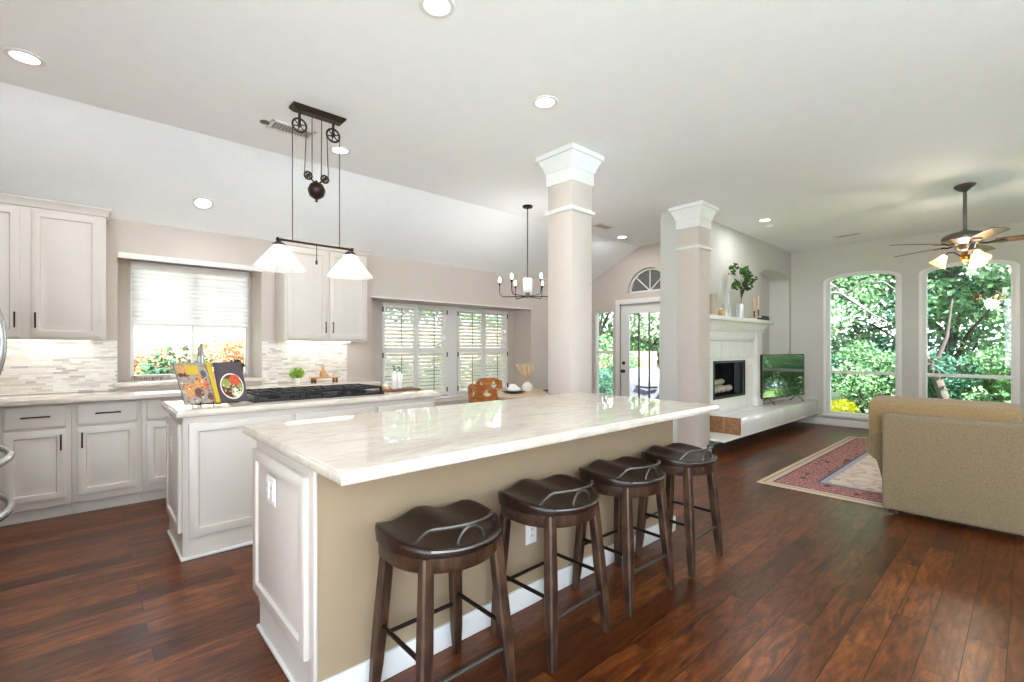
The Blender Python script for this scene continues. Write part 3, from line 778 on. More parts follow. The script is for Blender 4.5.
MB().box(I1[0] + .016, I1[2] - .016, 0, I1[1] + .016, I1[2] + .001, .105, b=.005).build('base_moulding', 'white', t)
rows = []
def slab(x0, x1, y0, y1, zt=.92):
    rows = []
    for p, z in ((-.010, zt - .043), (-.004, zt - .041), (.0, zt - .034), (.0, zt - .018), (-.003, zt - .012), (-.006, zt - .011), (-.007, zt - .004), (-.010, zt)):
        rows.append([(x0 - p, y0 - p, z), (x1 + p, y0 - p, z), (x1 + p, y1 + p, z), (x0 - p, y1 + p, z)])
    return MB().grid(rows, closed=True, smooth=False, cap=True)
slab(.575, 3.16, 1.405, 2.612).build('countertop', 'stone', t)
def plate(nm, o, u, n, w, h, label, holes):
    t = thing(nm, label, 'outlet', o); o, u, n = Vector(o), Vector(u), Vector(n)
    MB().panel(o, u, (0, 0, 1), n, w, h, [(0, 0), (0, .003), (.004, .006), (.01, .006)]).build('cover_plate', 'plate', t)
    for k in range(holes):
        p = o + u * (w * (k + .5) / holes - .016) + Vector((0, 0, h * .5 - .035))
        MB().panel(p + n * .006, u, (0, 0, 1), n, .032, .07, [(0, 0), (0, .003), (.003, .004)]).build('socket', 'plate', t)
        m = MB()
        for zz in (.012, .045):
            for uu in (.009, .020):
                q = p + u * uu + Vector((0, 0, zz)) + n * .0101
                m.panel(q, u, (0, 0, 1), n, .003, .011, [(0, 0), (0, .0008)])
        m.build('slots', 'slot', t)
plate('wall_outlet', (I1[0] - .0195, 2.20, .645), (0, -1, 0), (-1, 0, 0), .115, .115, 'white two gang outlet plate on the white end of the long island', 2)
plate('wall_outlet', (1.645, I1[2], .305), (1, 0, 0), (0, -1, 0), .075, .12, 'white outlet plate low on the beige island front behind the stools', 1)
plate('wall_outlet', (.425, 3.83, .60), (0, -1, 0), (-1, 0, 0), .075, .12, 'white outlet plate on the end of the cooktop island', 1)

# island two, with the cooktop
I2 = (.44, 2.24, 3.47, 4.08)
t = thing('kitchen_island', 'smaller cream island with the black cooktop, behind the long island', 'island', (1.34, 3.78, 0))
MB().box(I2[0] + .01, I2[2], 0, I2[1], I2[3], .877).build('carcass', 'cab', t)
MB().box(I2[0], I2[2], 0, I2[0] + .012, I2[3], .876).build('end_panel', 'cab', t)
MB().panel((I2[0], I2[3] - .02, .16), (0, -1, 0), (0, 0, 1), (-1, 0, 0), I2[3] - I2[2] - .06, .67, RP).build('raised_panel', 'cab', t)
for a, b in ((.47, 1.06), (1.09, 1.68), (1.71, 2.21)):
    MB().panel((a, I2[2], .135), (1, 0, 0), (0, 0, 1), (0, -1, 0), b - a, .70, RP).build('raised_panel', 'cab', t)
m = MB().box(I2[0] - .012, I2[2] - .012, 0, I2[1] + .01, I2[2] + .002, .022, b=.006); m.box(I2[0] - .012, I2[2], 0, I2[0] + .002, I2[3], .022, b=.006); m.build('shoe_moulding', 'white', t)
slab(.405, 2.29, 3.435, 4.14).build('countertop', 'stone', t)

# cooktop
CT = (.86, 1.84, 3.60, 4.08)
t = thing('cooktop', 'black gas cooktop with cast iron grates on the smaller island', 'cooktop', (1.35, 3.84, .92))
MB().box(CT[0], CT[2], .9205, CT[1], CT[3], .934, b=.004).build('cooktop_tray', 'iron', t)
for bx, by, br in ((1.03, 3.72, .035), (1.03, 3.96, .045), (1.35, 3.86, .06), (1.67, 3.72, .045), (1.67, 3.96, .035)):
    MB().lathe([(br + .02, 0), (br + .015, .012), (br, .014), (br, .022), (br * .5, .026), (0.001, .026)], (bx, by, .934), 18).build('burner', 'black', t)
for gx0, gx1 in ((.875, 1.185), (1.195, 1.505), (1.515, 1.825)):
    m = MB(); zg = .966; ym = (CT[2] + CT[3]) / 2
    for y in (CT[2] + .02, CT[3] - .02, ym): m.box(gx0, y - .008, zg, gx1, y + .008, zg + .016, b=.003)
    for x in (gx0 + .008, gx0 + .08, (gx0 + gx1) / 2, gx1 - .08, gx1 - .008): m.box(x - .007, CT[2] + .02, zg, x + .007, CT[3] - .02, zg + .016, b=.003)
    for x in (gx0 + .008, gx1 - .008):
        for y in (CT[2] + .02, CT[3] - .02): m.box(x - .008, y - .008, .934, x + .008, y + .008, zg + .004)
    m.build('grate', 'iron', t)
for kx in (1.12, 1.23, 1.35, 1.47, 1.58):
    MB().lathe([(.018, 0), (.017, .02), (.014, .024), (.001, .024)], (kx, CT[2] + .018, .934), 14).build('knob', 'black', t)

# ------------------------------------------------------------------ bar stools
def make_stool():
    t = thing('bar_stool', '', 'stool')
    n = 40
    def R(a, k=1.0):
        c, s = math.cos(a), math.sin(a)
        if s < 0: return k / math.sqrt((c / .222) ** 2 + (s / .212) ** 2)
        e = 4.0; return k * ((abs(c) / .222) ** e + (abs(s) / .178) ** e) ** (-1 / e)
    def zt(x, y):
        f = min(1, max(0, (y + .12) / .28))
        return .643 + f * (.014 * math.cos(2 * PI * x / .235) + .010) - .010 * (1 - f) * math.cos(PI * x / .5) + .10 * max(0, abs(x) - .15)
    rows = []
    for q in (.02, .25, .45, .62, .78, .9, .965, 1.0):
        rows.append([(R(2 * PI * k / n) * q * math.cos(2 * PI * k / n), R(2 * PI * k / n) * q * math.sin(2 * PI * k / n)) for k in range(n)])
    g = [[(x, y, zt(x, y) - (.005 if i == 7 else 0)) for x, y in r] for i, r in enumerate(rows)]
    g.append([(x * 1.004, y * 1.004, zt(x, y) - .016) for x, y in rows[-1]])
    g.append([(x * .985, y * .985, .607) for x, y in rows[-1]])
    MB().grid(g, closed=True, cap=True).build('seat', 'stoolseat', t, sharp=60)
    g = [[(R(2 * PI * k / n, s) * math.cos(2 * PI * k / n), R(2 * PI * k / n, s) * math.sin(2 * PI * k / n), z) for k in range(n)] for s, z in ((.955, .608), (.955, .56), (.93, .553), (.9, .553))]
    MB().grid(g, closed=True, cap=True).build('apron', 'stool', t)
    L = {}
    for sx in (-1, 1):
        for sy in (-1, 1):
            top = Vector((sx * .148, sy * (.132 if sy > 0 else .128), .606)); bot = Vector((sx * .19, sy * (.172 if sy > 0 else .175), 0))
            rows = []
            for f, h in ((0, .0215), (.5, .0235), (.8, .021), (1, .015)):
                p = top.lerp(bot, f); c = .006
                rows.append([(p.x + a * h, p.y + b * h, p.z) for a, b in ((-1, -.7), (-.7, -1), (.7, -1), (1, -.7), (1, .7), (.7, 1), (-.7, 1), (-1, .7))])
            MB().grid(rows, closed=True, smooth=False, cap=True).build('leg', 'stool', t)
            L[sx, sy] = (top, bot)
    def at(k, z):
        a, b = L[k]; return a.lerp(b, (a.z - z) / a.z)
    for a, b, z in (((-1, -1), (1, -1), .185), ((-1, 1), (1, 1), .225), ((-1, -1), (-1, 1), .27), ((1, -1), (1, 1), .27)):
        o = MB().tube([at(a, z), at(b, z)], .0085, 10).build('stretcher', 'pewter' if a[1] == b[1] == -1 else 'bronze', t)
    pts = []
    for k in range(25):
        u = k / 24; x = -.172 + .344 * u; e = min(1, min(u, 1 - u) / .12)
        y = -.09 - .105 * math.sin(PI * u) ** .8
        pts.append((x, y, .638 + .052 * math.sin(e * PI / 2) + .012 * math.sin(PI * u)))
    MB().tube(pts, .006, 8).build('back_rail', 'pewter', t)
    pts = [(-.055 * math.cos(PI * k / 14), -.178, .636 + .05 * math.sin(PI * k / 14)) for k in range(15)]
    MB().tube(pts, .005, 8).build('rail_loop', 'pewter', t)
    pts = []
    for k in range(13):
        a = -PI / 2 + (k / 12 - .5) * 1.5
        pts.append((R(a) * 1.012 * math.cos(a), R(a) * 1.012 * math.sin(a), .630))
    MB().tube(pts, .0055, 8).build('edge_band', 'pewter', t)
    return t
proto = make_stool()
for i, (x, y, rz, lb) in enumerate(((.987, 1.475, 0, 'dark wood saddle stool nearest the camera, at the near end of the long island'),
                                    (1.577, 1.475, .03, 'dark wood saddle stool, second from the camera along the long island'),
                                    (2.157, 1.482, -.02, 'dark wood saddle stool, third from the camera along the long island'),
                                    (2.752, 1.478, .02, 'dark wood saddle stool at the far end of the long island'))):
    o = proto if i == 0 else copy_tree(proto)
    o.location = (x, y, 0); o.rotation_euler.z = rz; o['label'] = lb; o['group'] = 'bar stools along the long island'

# ------------------------------------------------------------------ refrigerator (only its handles reach into the frame)
t = thing('refrigerator', 'stainless refrigerator at the left edge, only its curved handles in view', 'refrigerator', (-.75, 3.5, 0))
FX = -.42
MB().box(-1.25, 3.02, .02, FX - .07, 3.98, 1.78, b=.006).build('cabinet_body', 'steel', t)
for a, b, z0, z1, hy in ((3.025, 3.495, .90, 1.775, 3.45), (3.505, 3.975, .90, 1.775, 3.56)):
    d = MB().box(FX - .07, a, z0, FX, b, z1, b=.01).build('fridge_door', 'steel', t)
    pts = [(FX + .112 * math.sin(PI * k / 20) ** .6, hy, 1.02 + .62 * k / 20) for k in range(21)]
    MB().tube(pts, .011, 10).build('handle', 'steel', d)
for z0, z1, zh in ((.62, .89, .745), (.06, .61, .485)):
    d = MB().box(FX - .07, 3.025, z0, FX, 3.975, z1, b=.01).build('freezer_drawer', 'steel', t)
    pts = [(FX + .135 * math.sin(PI * k / 24) ** .55, 3.1 + .8 * k / 24, zh) for k in range(25)]
    MB().tube(pts, .018, 12).build('handle', 'steel', d)

# ------------------------------------------------------------------ small things in the kitchen
# faucet
t = thing('faucet', 'brushed metal gooseneck faucet below the kitchen window', 'faucet', (.82, 5.44, .92))
MB().lathe([(.03, 0), (.028, .008), (.02, .014), (.018, .06), (.013, .07)], (.82, 5.44, .92), 18).build('faucet_base', 'steel', t)
pts = [(.82, 5.44, .98), (.82, 5.44, 1.2)] + [(.82, 5.44 - .09 + .09 * math.cos(a), 1.22 + .11 * math.sin(a)) for a in [PI * k / 12 for k in range(13)]] + [(.82, 5.26, 1.12)]
MB().tube(pts, [.014] * (len(pts) - 3) + [.015, .018, .018], 12).build('spout', 'steel', t)
MB().tube([(.835, 5.44, .96), (.87, 5.44, .985), (.91, 5.44, .99)], .007, 8).build('lever', 'steel', t)

# sign
t = thing('word_sign', 'small weathered block sign reading hun-gry on the stone window ledge', 'sign', (.48, 5.74, .985))
MB().box(.325, 5.725, .985, .63, 5.755, 1.036, b=.002).build('sign_block', 'stonegray', t)
cu = bpy.data.curves.new('lettering', 'FONT'); cu.body = 'hun-gry'; cu.size = .058; cu.extrude = .001; cu.align_x = 'CENTER'; cu.align_y = 'CENTER'; cu.space_character = 1.25
to = bpy.data.objects.new('lettering', cu); COL.objects.link(to)
dg = bpy.context.evaluated_depsgraph_get(); me = bpy.data.meshes.new_from_object(to.evaluated_get(dg)); bpy.data.objects.remove(to)
me.materials.clear(); me.materials.append(M['ink'])
o = bpy.data.objects.new('lettering', me); COL.objects.link(o); o.parent = t
o.location = (.455 - .48, -.0165, .025); o.rotation_euler = (PI / 2, 0, 0)

def leaf_cloud(n, centre, rad, size, seed, shape=None, mi=0, elong=1.7):
    """n small folded leaves inside an ellipsoid, denser towards its skin"""
    rnd = random.Random(seed); V, F = [], []
    for _ in range(n):
        while True:
            p = Vector((rnd.uniform(-1, 1), rnd.uniform(-1, 1), rnd.uniform(-1, 1)))
            if p.length < 1 and p.length > rnd.random() * .7: break
        c = Vector(centre) + Vector((p.x * rad[0], p.y * rad[1], p.z * rad[2]))
        d = Vector((rnd.gauss(0, 1), rnd.gauss(0, 1), rnd.gauss(0, .7))).normalized(); s = size * rnd.uniform(.6, 1.3)
        u = d.cross(Vector((rnd.gauss(0, 1), rnd.gauss(0, 1), rnd.gauss(0, 1)))).normalized(); nn = d.cross(u)
        k = len(V)
        V += [c - d * s * elong * .5, c + u * s * .5 + nn * s * .12, c + d * s * elong * .5, c - u * s * .5 + nn * s * .12]
        F.append((k, k + 1, k + 2, k + 3))
    return V, F

def cloud_obj(name, clouds, mats, parent=None):
    V, F, I = [], [], []
    for (v, f), mi in clouds:
        k = len(V); V += v; F += [tuple(i + k for i in q) for q in f]; I += [mi] * len(f)
    off = Vector((0, 0, 0))
    if parent is not None:
        r = parent
        while r.parent: r = r.parent
        off = r.location
    me = bpy.data.meshes.new(name); me.from_pydata([tuple(v - off) for v in V], [], F)
    for m in mats: me.materials.append(M[m])
    me.polygons.foreach_set('material_index', I)
    o = bpy.data.objects.new(name, me); COL.objects.link(o)
    if parent is not None: o.parent = parent
    return o

def potted(x, y, z, pr, ph, rad, n, size, potm, leafm, label, nm='potted_plant'):
    t = thing(nm, label, 'plant', (x, y, z))
    MB().lathe([(pr * .72, 0), (pr * .75, .004), (pr, ph * .95), (pr * 1.04, ph), (pr * .9, ph), (pr * .85, ph * .85), (.001, ph * .85)], (x, y, z), 20).build('pot', potm, t)
    m = MB()
    for k in range(7):
        a = k * 2.4; q = rad * .6
        m.tube([(x, y, z + ph * .8), (x + q * .5 * math.cos(a), y + q * .5 * math.sin(a), z + ph + rad * .5), (x + q * math.cos(a), y + q * math.sin(a), z + ph + rad * .8)], .0025, 5)
    m.build('stems', 'leaf_i', t)
    cloud_obj('leaves', [(leaf_cloud(n, (x, y, z + ph + rad * .7), (rad, rad, rad * .85), size, 5 + n), 0)], [leafm], t)
potted(1.20, 5.74, .985, .035, .06, .085, 160, .026, 'ceramic', 'leaf_i', 'small dark green plant in white pot at right end of window ledge')
potted(1.70, 5.33, .92, .045, .055, .075, 320, .017, 'ceramic', 'leaf_l', 'lime green fern in small white pot by the mosaic backsplash')

# footed tray with a bottle and canister
t = thing('footed_tray', 'pale wooden tray on turned gold feet against the mosaic backsplash', 'tray', (1.99, 5.32, .92))
MB().box(1.84, 5.25, .965, 2.14, 5.39, .980, b=.003).build('tray_top', 'maple', t)
for x in (1.87, 2.11):
    for y in (5.275, 5.365):
        MB().lathe([(.012, 0), (.018, .008), (.011, .018), (.016, .03), (.012, .046)], (x, y, .92), 12).build('foot', 'brass', t)
t = thing('glass_bottle', 'amber corked bottle standing on the footed tray', 'bottle', (1.97, 5.32, .98))
MB().lathe([(.027, 0), (.03, .005), (.03, .06), (.012, .078), (.011, .10), (.014, .104)], (1.97, 5.32, .98), 18).build('bottle_body', 'maple', t)
MB().lathe([(.01, 0), (.012, .02), (.001, .022)], (1.97, 5.32, 1.084), 12).build('cork', 'candle', t)
t = thing('salt_cellar', 'small white lidded jar standing on the footed tray', 'jar', (2.05, 5.31, .98))
MB().lathe([(.026, 0), (.03, .006), (.03, .04), (.026, .045)], (2.05, 5.31, .98), 18).build('jar_body', 'ceramic', t)
MB().lathe([(.03, 0), (.03, .006), (.008, .012), (.008, .02), (.001, .022)], (2.05, 5.31, 1.025), 18).build('lid', 'maple', t)

# board with soap bottles at the end of the cooktop island
o = MB().box(1.90, 3.72, .9205, 2.26, 3.90, .934, b=.004).build('serving_board', 'walnut'); tag(o, 'dark wooden board at the end of the cooktop island', 'board')
for i, (x, y, h, lb) in enumerate(((2.06, 3.84, .155, 'white soap bottle with metal pump, left one on the dark board'), (2.12, 3.86, .145, 'white soap bottle with metal pump, right one on the dark board'))):
    t = thing('soap_dispenser', lb, 'bottle', (x, y, .934), 'soap dispensers on the dark board')
    MB().lathe([(.024, 0), (.027, .004), (.027, h * .82), (.02, h * .93), (.011, h), (.011, h + .01)], (x, y, .934), 20).build('bottle_body', 'soap', t)
    MB().lathe([(.012, 0), (.012, .012), (.005, .014), (.005, .04)], (x, y, .934 + h + .008), 12).tube([(x, y, .934 + h + .046), (x - .012, y - .01, .934 + h + .05), (x - .035, y - .03, .934 + h + .044)], .005, 8).build('pump', 'pewter', t)
t = thing('scrub_brush_holder', 'small round wooden dish with a white bristle brush on the dark board', 'dish', (1.955, 3.80, .934))
MB().lathe([(.03, 0), (.036, .006), (.036, .032), (.032, .032), (.03, .008), (.001, .008)], (1.955, 3.80, .934), 20).build('dish', 'maple', t)
MB().lathe([(.022, 0), (.026, .02), (.02, .034), (.008, .044), (.009, .062), (.001, .068)], (1.955, 3.80, .943), 16).build('brush', 'ceramic', t)

# open cookbook on a wire easel
t = thing('cookbook_stand', 'thin black wire easel holding the open cookbook', 'stand', (.63, 3.62, .92))
m = MB()
for x in (.55, .62): m.tube([(x, 3.55, .92 + .003), (x, 3.60, .937), (x + .0, 3.70, .937)], .0035, 6); m.tube([(x, 3.585, .934), (x, 3.572, .955)], .0035, 6)
m.tube([(.52, 3.70, .937), (.77, 3.70, .937)], .0035, 6); m.tube([(.52, 3.595, .937), (.77, 3.595, .937)], .0035, 6)
m.build('wire_base', 'black', t)
m = MB(); m.tube([(.55, 3.63, .937), (.575, 3.705, 1.14), (.70, 3.705, 1.14), (.73, 3.63, .937)], .0035, 6); m.tube([(.63, 3.705, 1.14), (.63, 3.79, .923)], .0035, 6); m.build('wire_back', 'black', t)
t = thing('cookbook', 'open cookbook with food photographs and yellow centre strip on the wire easel', 'book', (.64, 3.62, .94))
TL = .34
def page_frame(x0, x1, skew, yaw):
    """maps (u 0..1, v 0..1, n) to a page leaning back on the easel"""
    def f(u, v, n=0):
        x = x0 + (x1 - x0) * u + skew * v
        y = 3.607 + v * .075 - n + yaw * abs(u if yaw > 0 and x0 > .6 else 1 - u) * .02
        return (x, y, .942 + v * .262 + n * .25)
    return f
def quadslab(m, f, u0, v0, u1, v1, n0, n1, mi):
    a = [f(u0, v0, n0), f(u1, v0, n0), f(u1, v1, n0), f(u0, v1, n0)]; b = [f(u0, v0, n1), f(u1, v0, n1), f(u1, v1, n1), f(u0, v1, n1)]
    m.grid([a, b], mi, closed=True, smooth=False, cap=True)
def disc(m, f, u, v, ru, rv, n0, n1, mi, seg=18):
    a = [f(u + ru * math.cos(2 * PI * k / seg), v + rv * math.sin(2 * PI * k / seg), n0) for k in range(seg)]
    b = [f(u + ru * math.cos(2 * PI * k / seg), v + rv * math.sin(2 * PI * k / seg), n1) for k in range(seg)]
    m.grid([a, b], mi, closed=True, smooth=False, cap=True)
fl = page_frame(.475, .640, -.055, 1); fr = page_frame(.668, .835, -.03, 1)
m = MB(); quadslab(m, fl, -.02, -.01, 1.02, 1.01, -.018, -.014, 0); quadslab(m, fr, -.02, -.01, 1.02, 1.01, -.018, -.014, 0); m.build('cover', 'mauve', t)
m = MB(); quadslab(m, fl, 0, 0, 1, 1, -.014, .0, 0); rnd = random.Random(3)
for k, (u, v, ru, rv, mi) in enumerate(((.16, .83, .13, .11, 1), (.3, .7, .1, .05, 2), (.12, .7, .09, .05, 2), (.3, .33, .24, .17, 1), (.68, .5, .2, .17, 1), (.55, .25, .15, .12, 2), (.88, .15, .1, .1, 2), (.86, .72, .09, .09, 3), (.85, .42, .08, .09, 4))):
    disc(m, fl, u, v, ru, rv, .0, .0012 + k * .0002, mi)
for k in range(34):
    u, v = rnd.uniform(.06, .92), rnd.uniform(.05, .62); disc(m, fl, u, v, rnd.uniform(.02, .05), rnd.uniform(.015, .035), .002, .0036, rnd.choice((1, 2, 2, 4, 5)), 7)
quadslab(m, fl, .30, .70, .72, .93, .0, .004, 6)
m.build('left_page', ['pagepic', 'food_t', 'food_r', 'mauve', 'food_o', 'food_w', 'yellow'], t)
m = MB(); quadslab(m, fr, 0, 0, 1, 1, -.014, .0, 0)
disc(m, fr, .5, .38, .42, .33, 0, .0012, 5, 28); disc(m, fr, .5, .38, .38, .295, 0, .002, 3, 28)
for u, v, ru, rv, mi in ((.62, .52, .2, .15, 1), (.3, .45, .17, .13, 2), (.34, .25, .17, .11, 3), (.62, .22, .18, .12, 4), (.78, .35, .1, .12, 2)): disc(m, fr, u, v, ru, rv, 0, .0028, mi)
for k in range(40):
    a, q = rnd.uniform(0, 2 * PI), rnd.uniform(0, .85) ** .5; u, v = .5 + .36 * q * math.cos(a), .38 + .27 * q * math.sin(a)
    disc(m, fr, u, v, rnd.uniform(.02, .045), rnd.uniform(.015, .03), .0028, .004, 1 if u > .5 and v > .4 else rnd.choice((2, 3, 4)), 7)
m.build('right_page', ['mauve', 'food_o', 'food_g', 'food_r', 'food_w', 'paper'], t)
m = MB(); fy = page_frame(.641, .667, -.048, 0); quadslab(m, fy, 0, -.05, 1, 1, -.016, .002, 0); m.build('centre_strip', 'yellow', t)

# ------------------------------------------------------------------ ceiling fittings
def downlight(x, y, z, label, tilt=0, power=10, size=.064):
    t = thing('recessed_downlight', label, 'ceiling light', (x, y, z), 'recessed ceiling downlights')
    q = (0, -math.sin(tilt), -math.cos(tilt))
    MB().lathe([(size + .026, -.001), (size + .024, .006), (size + .002, .008), (size - .004, .002)], (x, y, z), 28, axis=q, cap=False).build('trim_ring', 'white', t)
    MB().lathe([(size, .0), (size, .0035), (.001, .0035)], (x, y, z), 28, axis=q).build('lens', 'can', t)
    lamp('downlight', 'AREA', (x, y - .02 * math.sin(tilt), z - .02), power, t, size=size * 1.8, rot=(-tilt, 0, 0))
sl_t = math.atan(SL)
downlight(1.292, 1.976, CZ, 'recessed downlight above the near end of the long island')
downlight(-.26, 3.947, CZ, 'recessed downlight above the refrigerator at far left')
downlight(2.354, 2.253, CZ, 'recessed downlight above the long island, just left of the near column', power=4)
downlight(1.621, 3.982, CZ, 'recessed downlight behind the pulley pendant')
downlight(.81, 5.152, CZ - SL * (5.152 - CREASE), 'recessed downlight in the sloped ceiling above the kitchen window', sl_t, 3)
downlight(6.686, 2.366, CZ, 'recessed downlight in the living room above the mantel', power=8)
downlight(6.089, 4.2, CZ, 'recessed downlight near the patio door')
for p in ((4.6, .2), (2.6, -.6), (.3, .3), (7.9, -1.2), (5.2, -2.2), (2.0, -2.6)):
    pass

def vent(x, y, w, d, rz, label):
    t = thing('air_vent', label, 'vent', (x, y, CZ)); c, s = math.cos(rz), math.sin(rz)
    def P(u, v, z): return (x + u * c - v * s, y + u * s + v * c, z)
    def bar(m, u0, v0, u1, v1, z0, z1, mi=0): m.grid([[P(u0, v0, z0), P(u1, v0, z0), P(u1, v1, z0), P(u0, v1, z0)], [P(u0, v0, z1), P(u1, v0, z1), P(u1, v1, z1), P(u0, v1, z1)]], mi, closed=True, smooth=False, cap=True)
    m = MB(); f = .02
    bar(m, -w / 2, -d / 2, w / 2, -d / 2 + f, CZ - .01, CZ); bar(m, -w / 2, d / 2 - f, w / 2, d / 2, CZ - .01, CZ); bar(m, -w / 2, -d / 2, -w / 2 + f, d / 2, CZ - .01, CZ); bar(m, w / 2 - f, -d / 2, w / 2, d / 2, CZ - .01, CZ)
    m.build('vent_frame', 'white', t)
    m = MB(); n = int(w / .022)
    for k in range(1, n):
        u = -w / 2 + w * k / n; bar(m, u - .0045, -d / 2 + f, u + .0045, d / 2 - f, CZ - .008, CZ - .002)
    m.build('slats', 'taupe', t)
    m = MB(); bar(m, -w / 2 + .01, -d / 2 + .01, w / 2 - .01, d / 2 - .01, CZ - .0015, CZ - .0002); m.build('duct_shadow_plate', 'slot', t)
vent(1.19, 3.86, .32, .17, 0, 'white ceiling air vent beside the pulley pendant canopy')
vent(5.344, 4.0, .32, .16, .0, 'ceiling air vent between the two columns')
vent(8.487, 1.851, .32, .14, 1.57, 'ceiling air vent in the living room near the far windows')
t = thing('sprinkler_cap', 'small round fire sprinkler cover beside the pendant vent', 'sprinkler', (1.002, 3.868, CZ))
MB().lathe([(.035, -.001), (.034, .006), (.02, .009), (.001, .009)], (1.002, 3.868, CZ), 20, axis=(0, 0, -1)).build('cap', 'pewter', t)
t = thing('smoke_detector', 'round smoke detector on the living room ceiling beside the downlight', 'detector', (7.05, 2.42, CZ))
MB().lathe([(.06, 0), (.06, .02), (.045, .03), (.001, .03)], (7.05, 2.42, CZ), 24, axis=(0, 0, -1)).build('housing', 'white', t)

# pulley pendant over the gap between the islands
PY = 3.457
t = thing('pulley_pendant', 'bronze pulley pendant with two ribbed glass cone shades above the islands', 'pendant light', (1.235, PY, CZ))
rows = [[(1.248 + a * (.186 + p), PY + b * (.052 + p), z) for a, b in ((-1, -1), (1, -1), (1, 1), (-1, 1))] for p, z in ((0, CZ), (0, CZ - .012), (-.02, CZ - .035))]
MB().grid(rows, closed=True, smooth=False, cap=True).build('canopy', 'bronze', t)
def wheel(cx, cz, r, nm):
    m = MB(); m.tube([(cx + r * math.cos(2 * PI * k / 28), PY, cz + r * math.sin(2 * PI * k / 28)) for k in range(28)], .007, 8, closed=True)
    for k in range(6): m.tube([(cx, PY, cz), (cx + r * math.cos(PI * k / 3 + .3), PY, cz + r * math.sin(PI * k / 3 + .3))], .004, 6)
    m.lathe([(.013, -.012), (.013, .012)], (cx, PY, cz), 12, axis=(0, 1, 0)); return m.build(nm, 'bronze', t)
XA, XB = 1.118, 1.356
for x in (XA, XB):
    wheel(x, 2.868, .047, 'pulley_wheel')
    MB().tube([(x, PY - .014, 2.868), (x, PY - .014, 2.94), (x, PY, 2.965)], .005, 8).tube([(x, PY + .014, 2.868), (x, PY + .014, 2.94), (x, PY, 2.965)], .005, 8).build('hanger_bracket', 'bronze', t)
for x in (1.178, 1.295): wheel(x, 2.53, .026, 'counterweight_pulley')
for s, x in ((-1, XA), (1, XB)):
    xo, xi = x + s * .047, x - s * .047
    lo = 1.178 if s < 0 else 1.295; up = 1.204 if s < 0 else 1.272
    MB().tube([(xo, PY, 2.045), (xo, PY, 2.868)], .0032, 6).build('cable', 'bronze', t)
    MB().tube([(xi, PY, 2.868), (lo + s * .026, PY, 2.53)], .0032, 6).build('cable', 'bronze', t)
    MB().tube([(up, PY, 2.965), (lo - s * .026, PY, 2.53)], .0032, 6).build('cable', 'bronze', t)
MB().lathe([(.004, -.085), (.01, -.08), (.008, -.066), (.02, -.06), (.047, -.042), (.058, -.012), (.06, 0), (.06, .006), (.056, .016), (.045, .042), (.02, .058), (.012, .066), (.004, .075)], (1.236, PY, 2.435), 26).tube([(1.22, PY, 2.49), (1.178, PY, 2.53)], .006, 8).tube([(1.252, PY, 2.49), (1.295, PY, 2.53)], .006, 8).build('counterweight_ball', 'bronze', t)
MB().tube([(.975, PY, 2.045), (1.50, PY, 2.045)], .0085, 10).lathe([(.001, -.012), (.014, -.006), (.014, .006), (.001, .012)], (.975, PY, 2.045), 12, axis=(1, 0, 0)).lathe([(.001, -.012), (.014, -.006), (.014, .006), (.001, .012)], (1.50, PY, 2.045), 12, axis=(1, 0, 0)).build('crossbar', 'bronze', t)
MB().tube([(1.236, PY, 2.04), (1.236, PY, 1.93)], .003, 6).lathe([(.001, 0), (.008, .004), (.008, .03), (.001, .034)], (1.236, PY, 1.90), 10).build('pull_switch', 'bronze', t)
for x in (.985, 1.485):
    MB().lathe([(.008, .045), (.012, .04), (.026, .03), (.04, .018), (.042, .01), (.03, .006)], (x, PY, 1.995), 20).build('socket_cap', 'bronze', t)
    rows = []; n = 96
    for q in range(9):
        f = q / 8; r = .036 + .122 * f; z = 2.005 - .155 * f
        rows.append([(x + r * (1 + .018 * f * (k % 2)) * math.cos(2 * PI * k / n), PY + r * (1 + .018 * f * (k % 2)) * math.sin(2 * PI * k / n), z) for k in range(n)])
    rows.append([(a + (a - x) * .02, b + (b - PY) * .02, c - .012) for a, b, c in rows[-1]])
    MB().grid(rows, closed=True, smooth=False).build('glass_shade', 'shade', t, sharp=None)
    MB().lathe([(.001, -.04), (.02, -.032), (.028, -.012), (.024, .01), (.012, .03), (.012, .045)], (x, PY, 1.95), 16).build('bulb', 'bulb', t)
    lamp('pendant_light', 'POINT', (x, PY, 1.935), 3.5, t, size=.03)

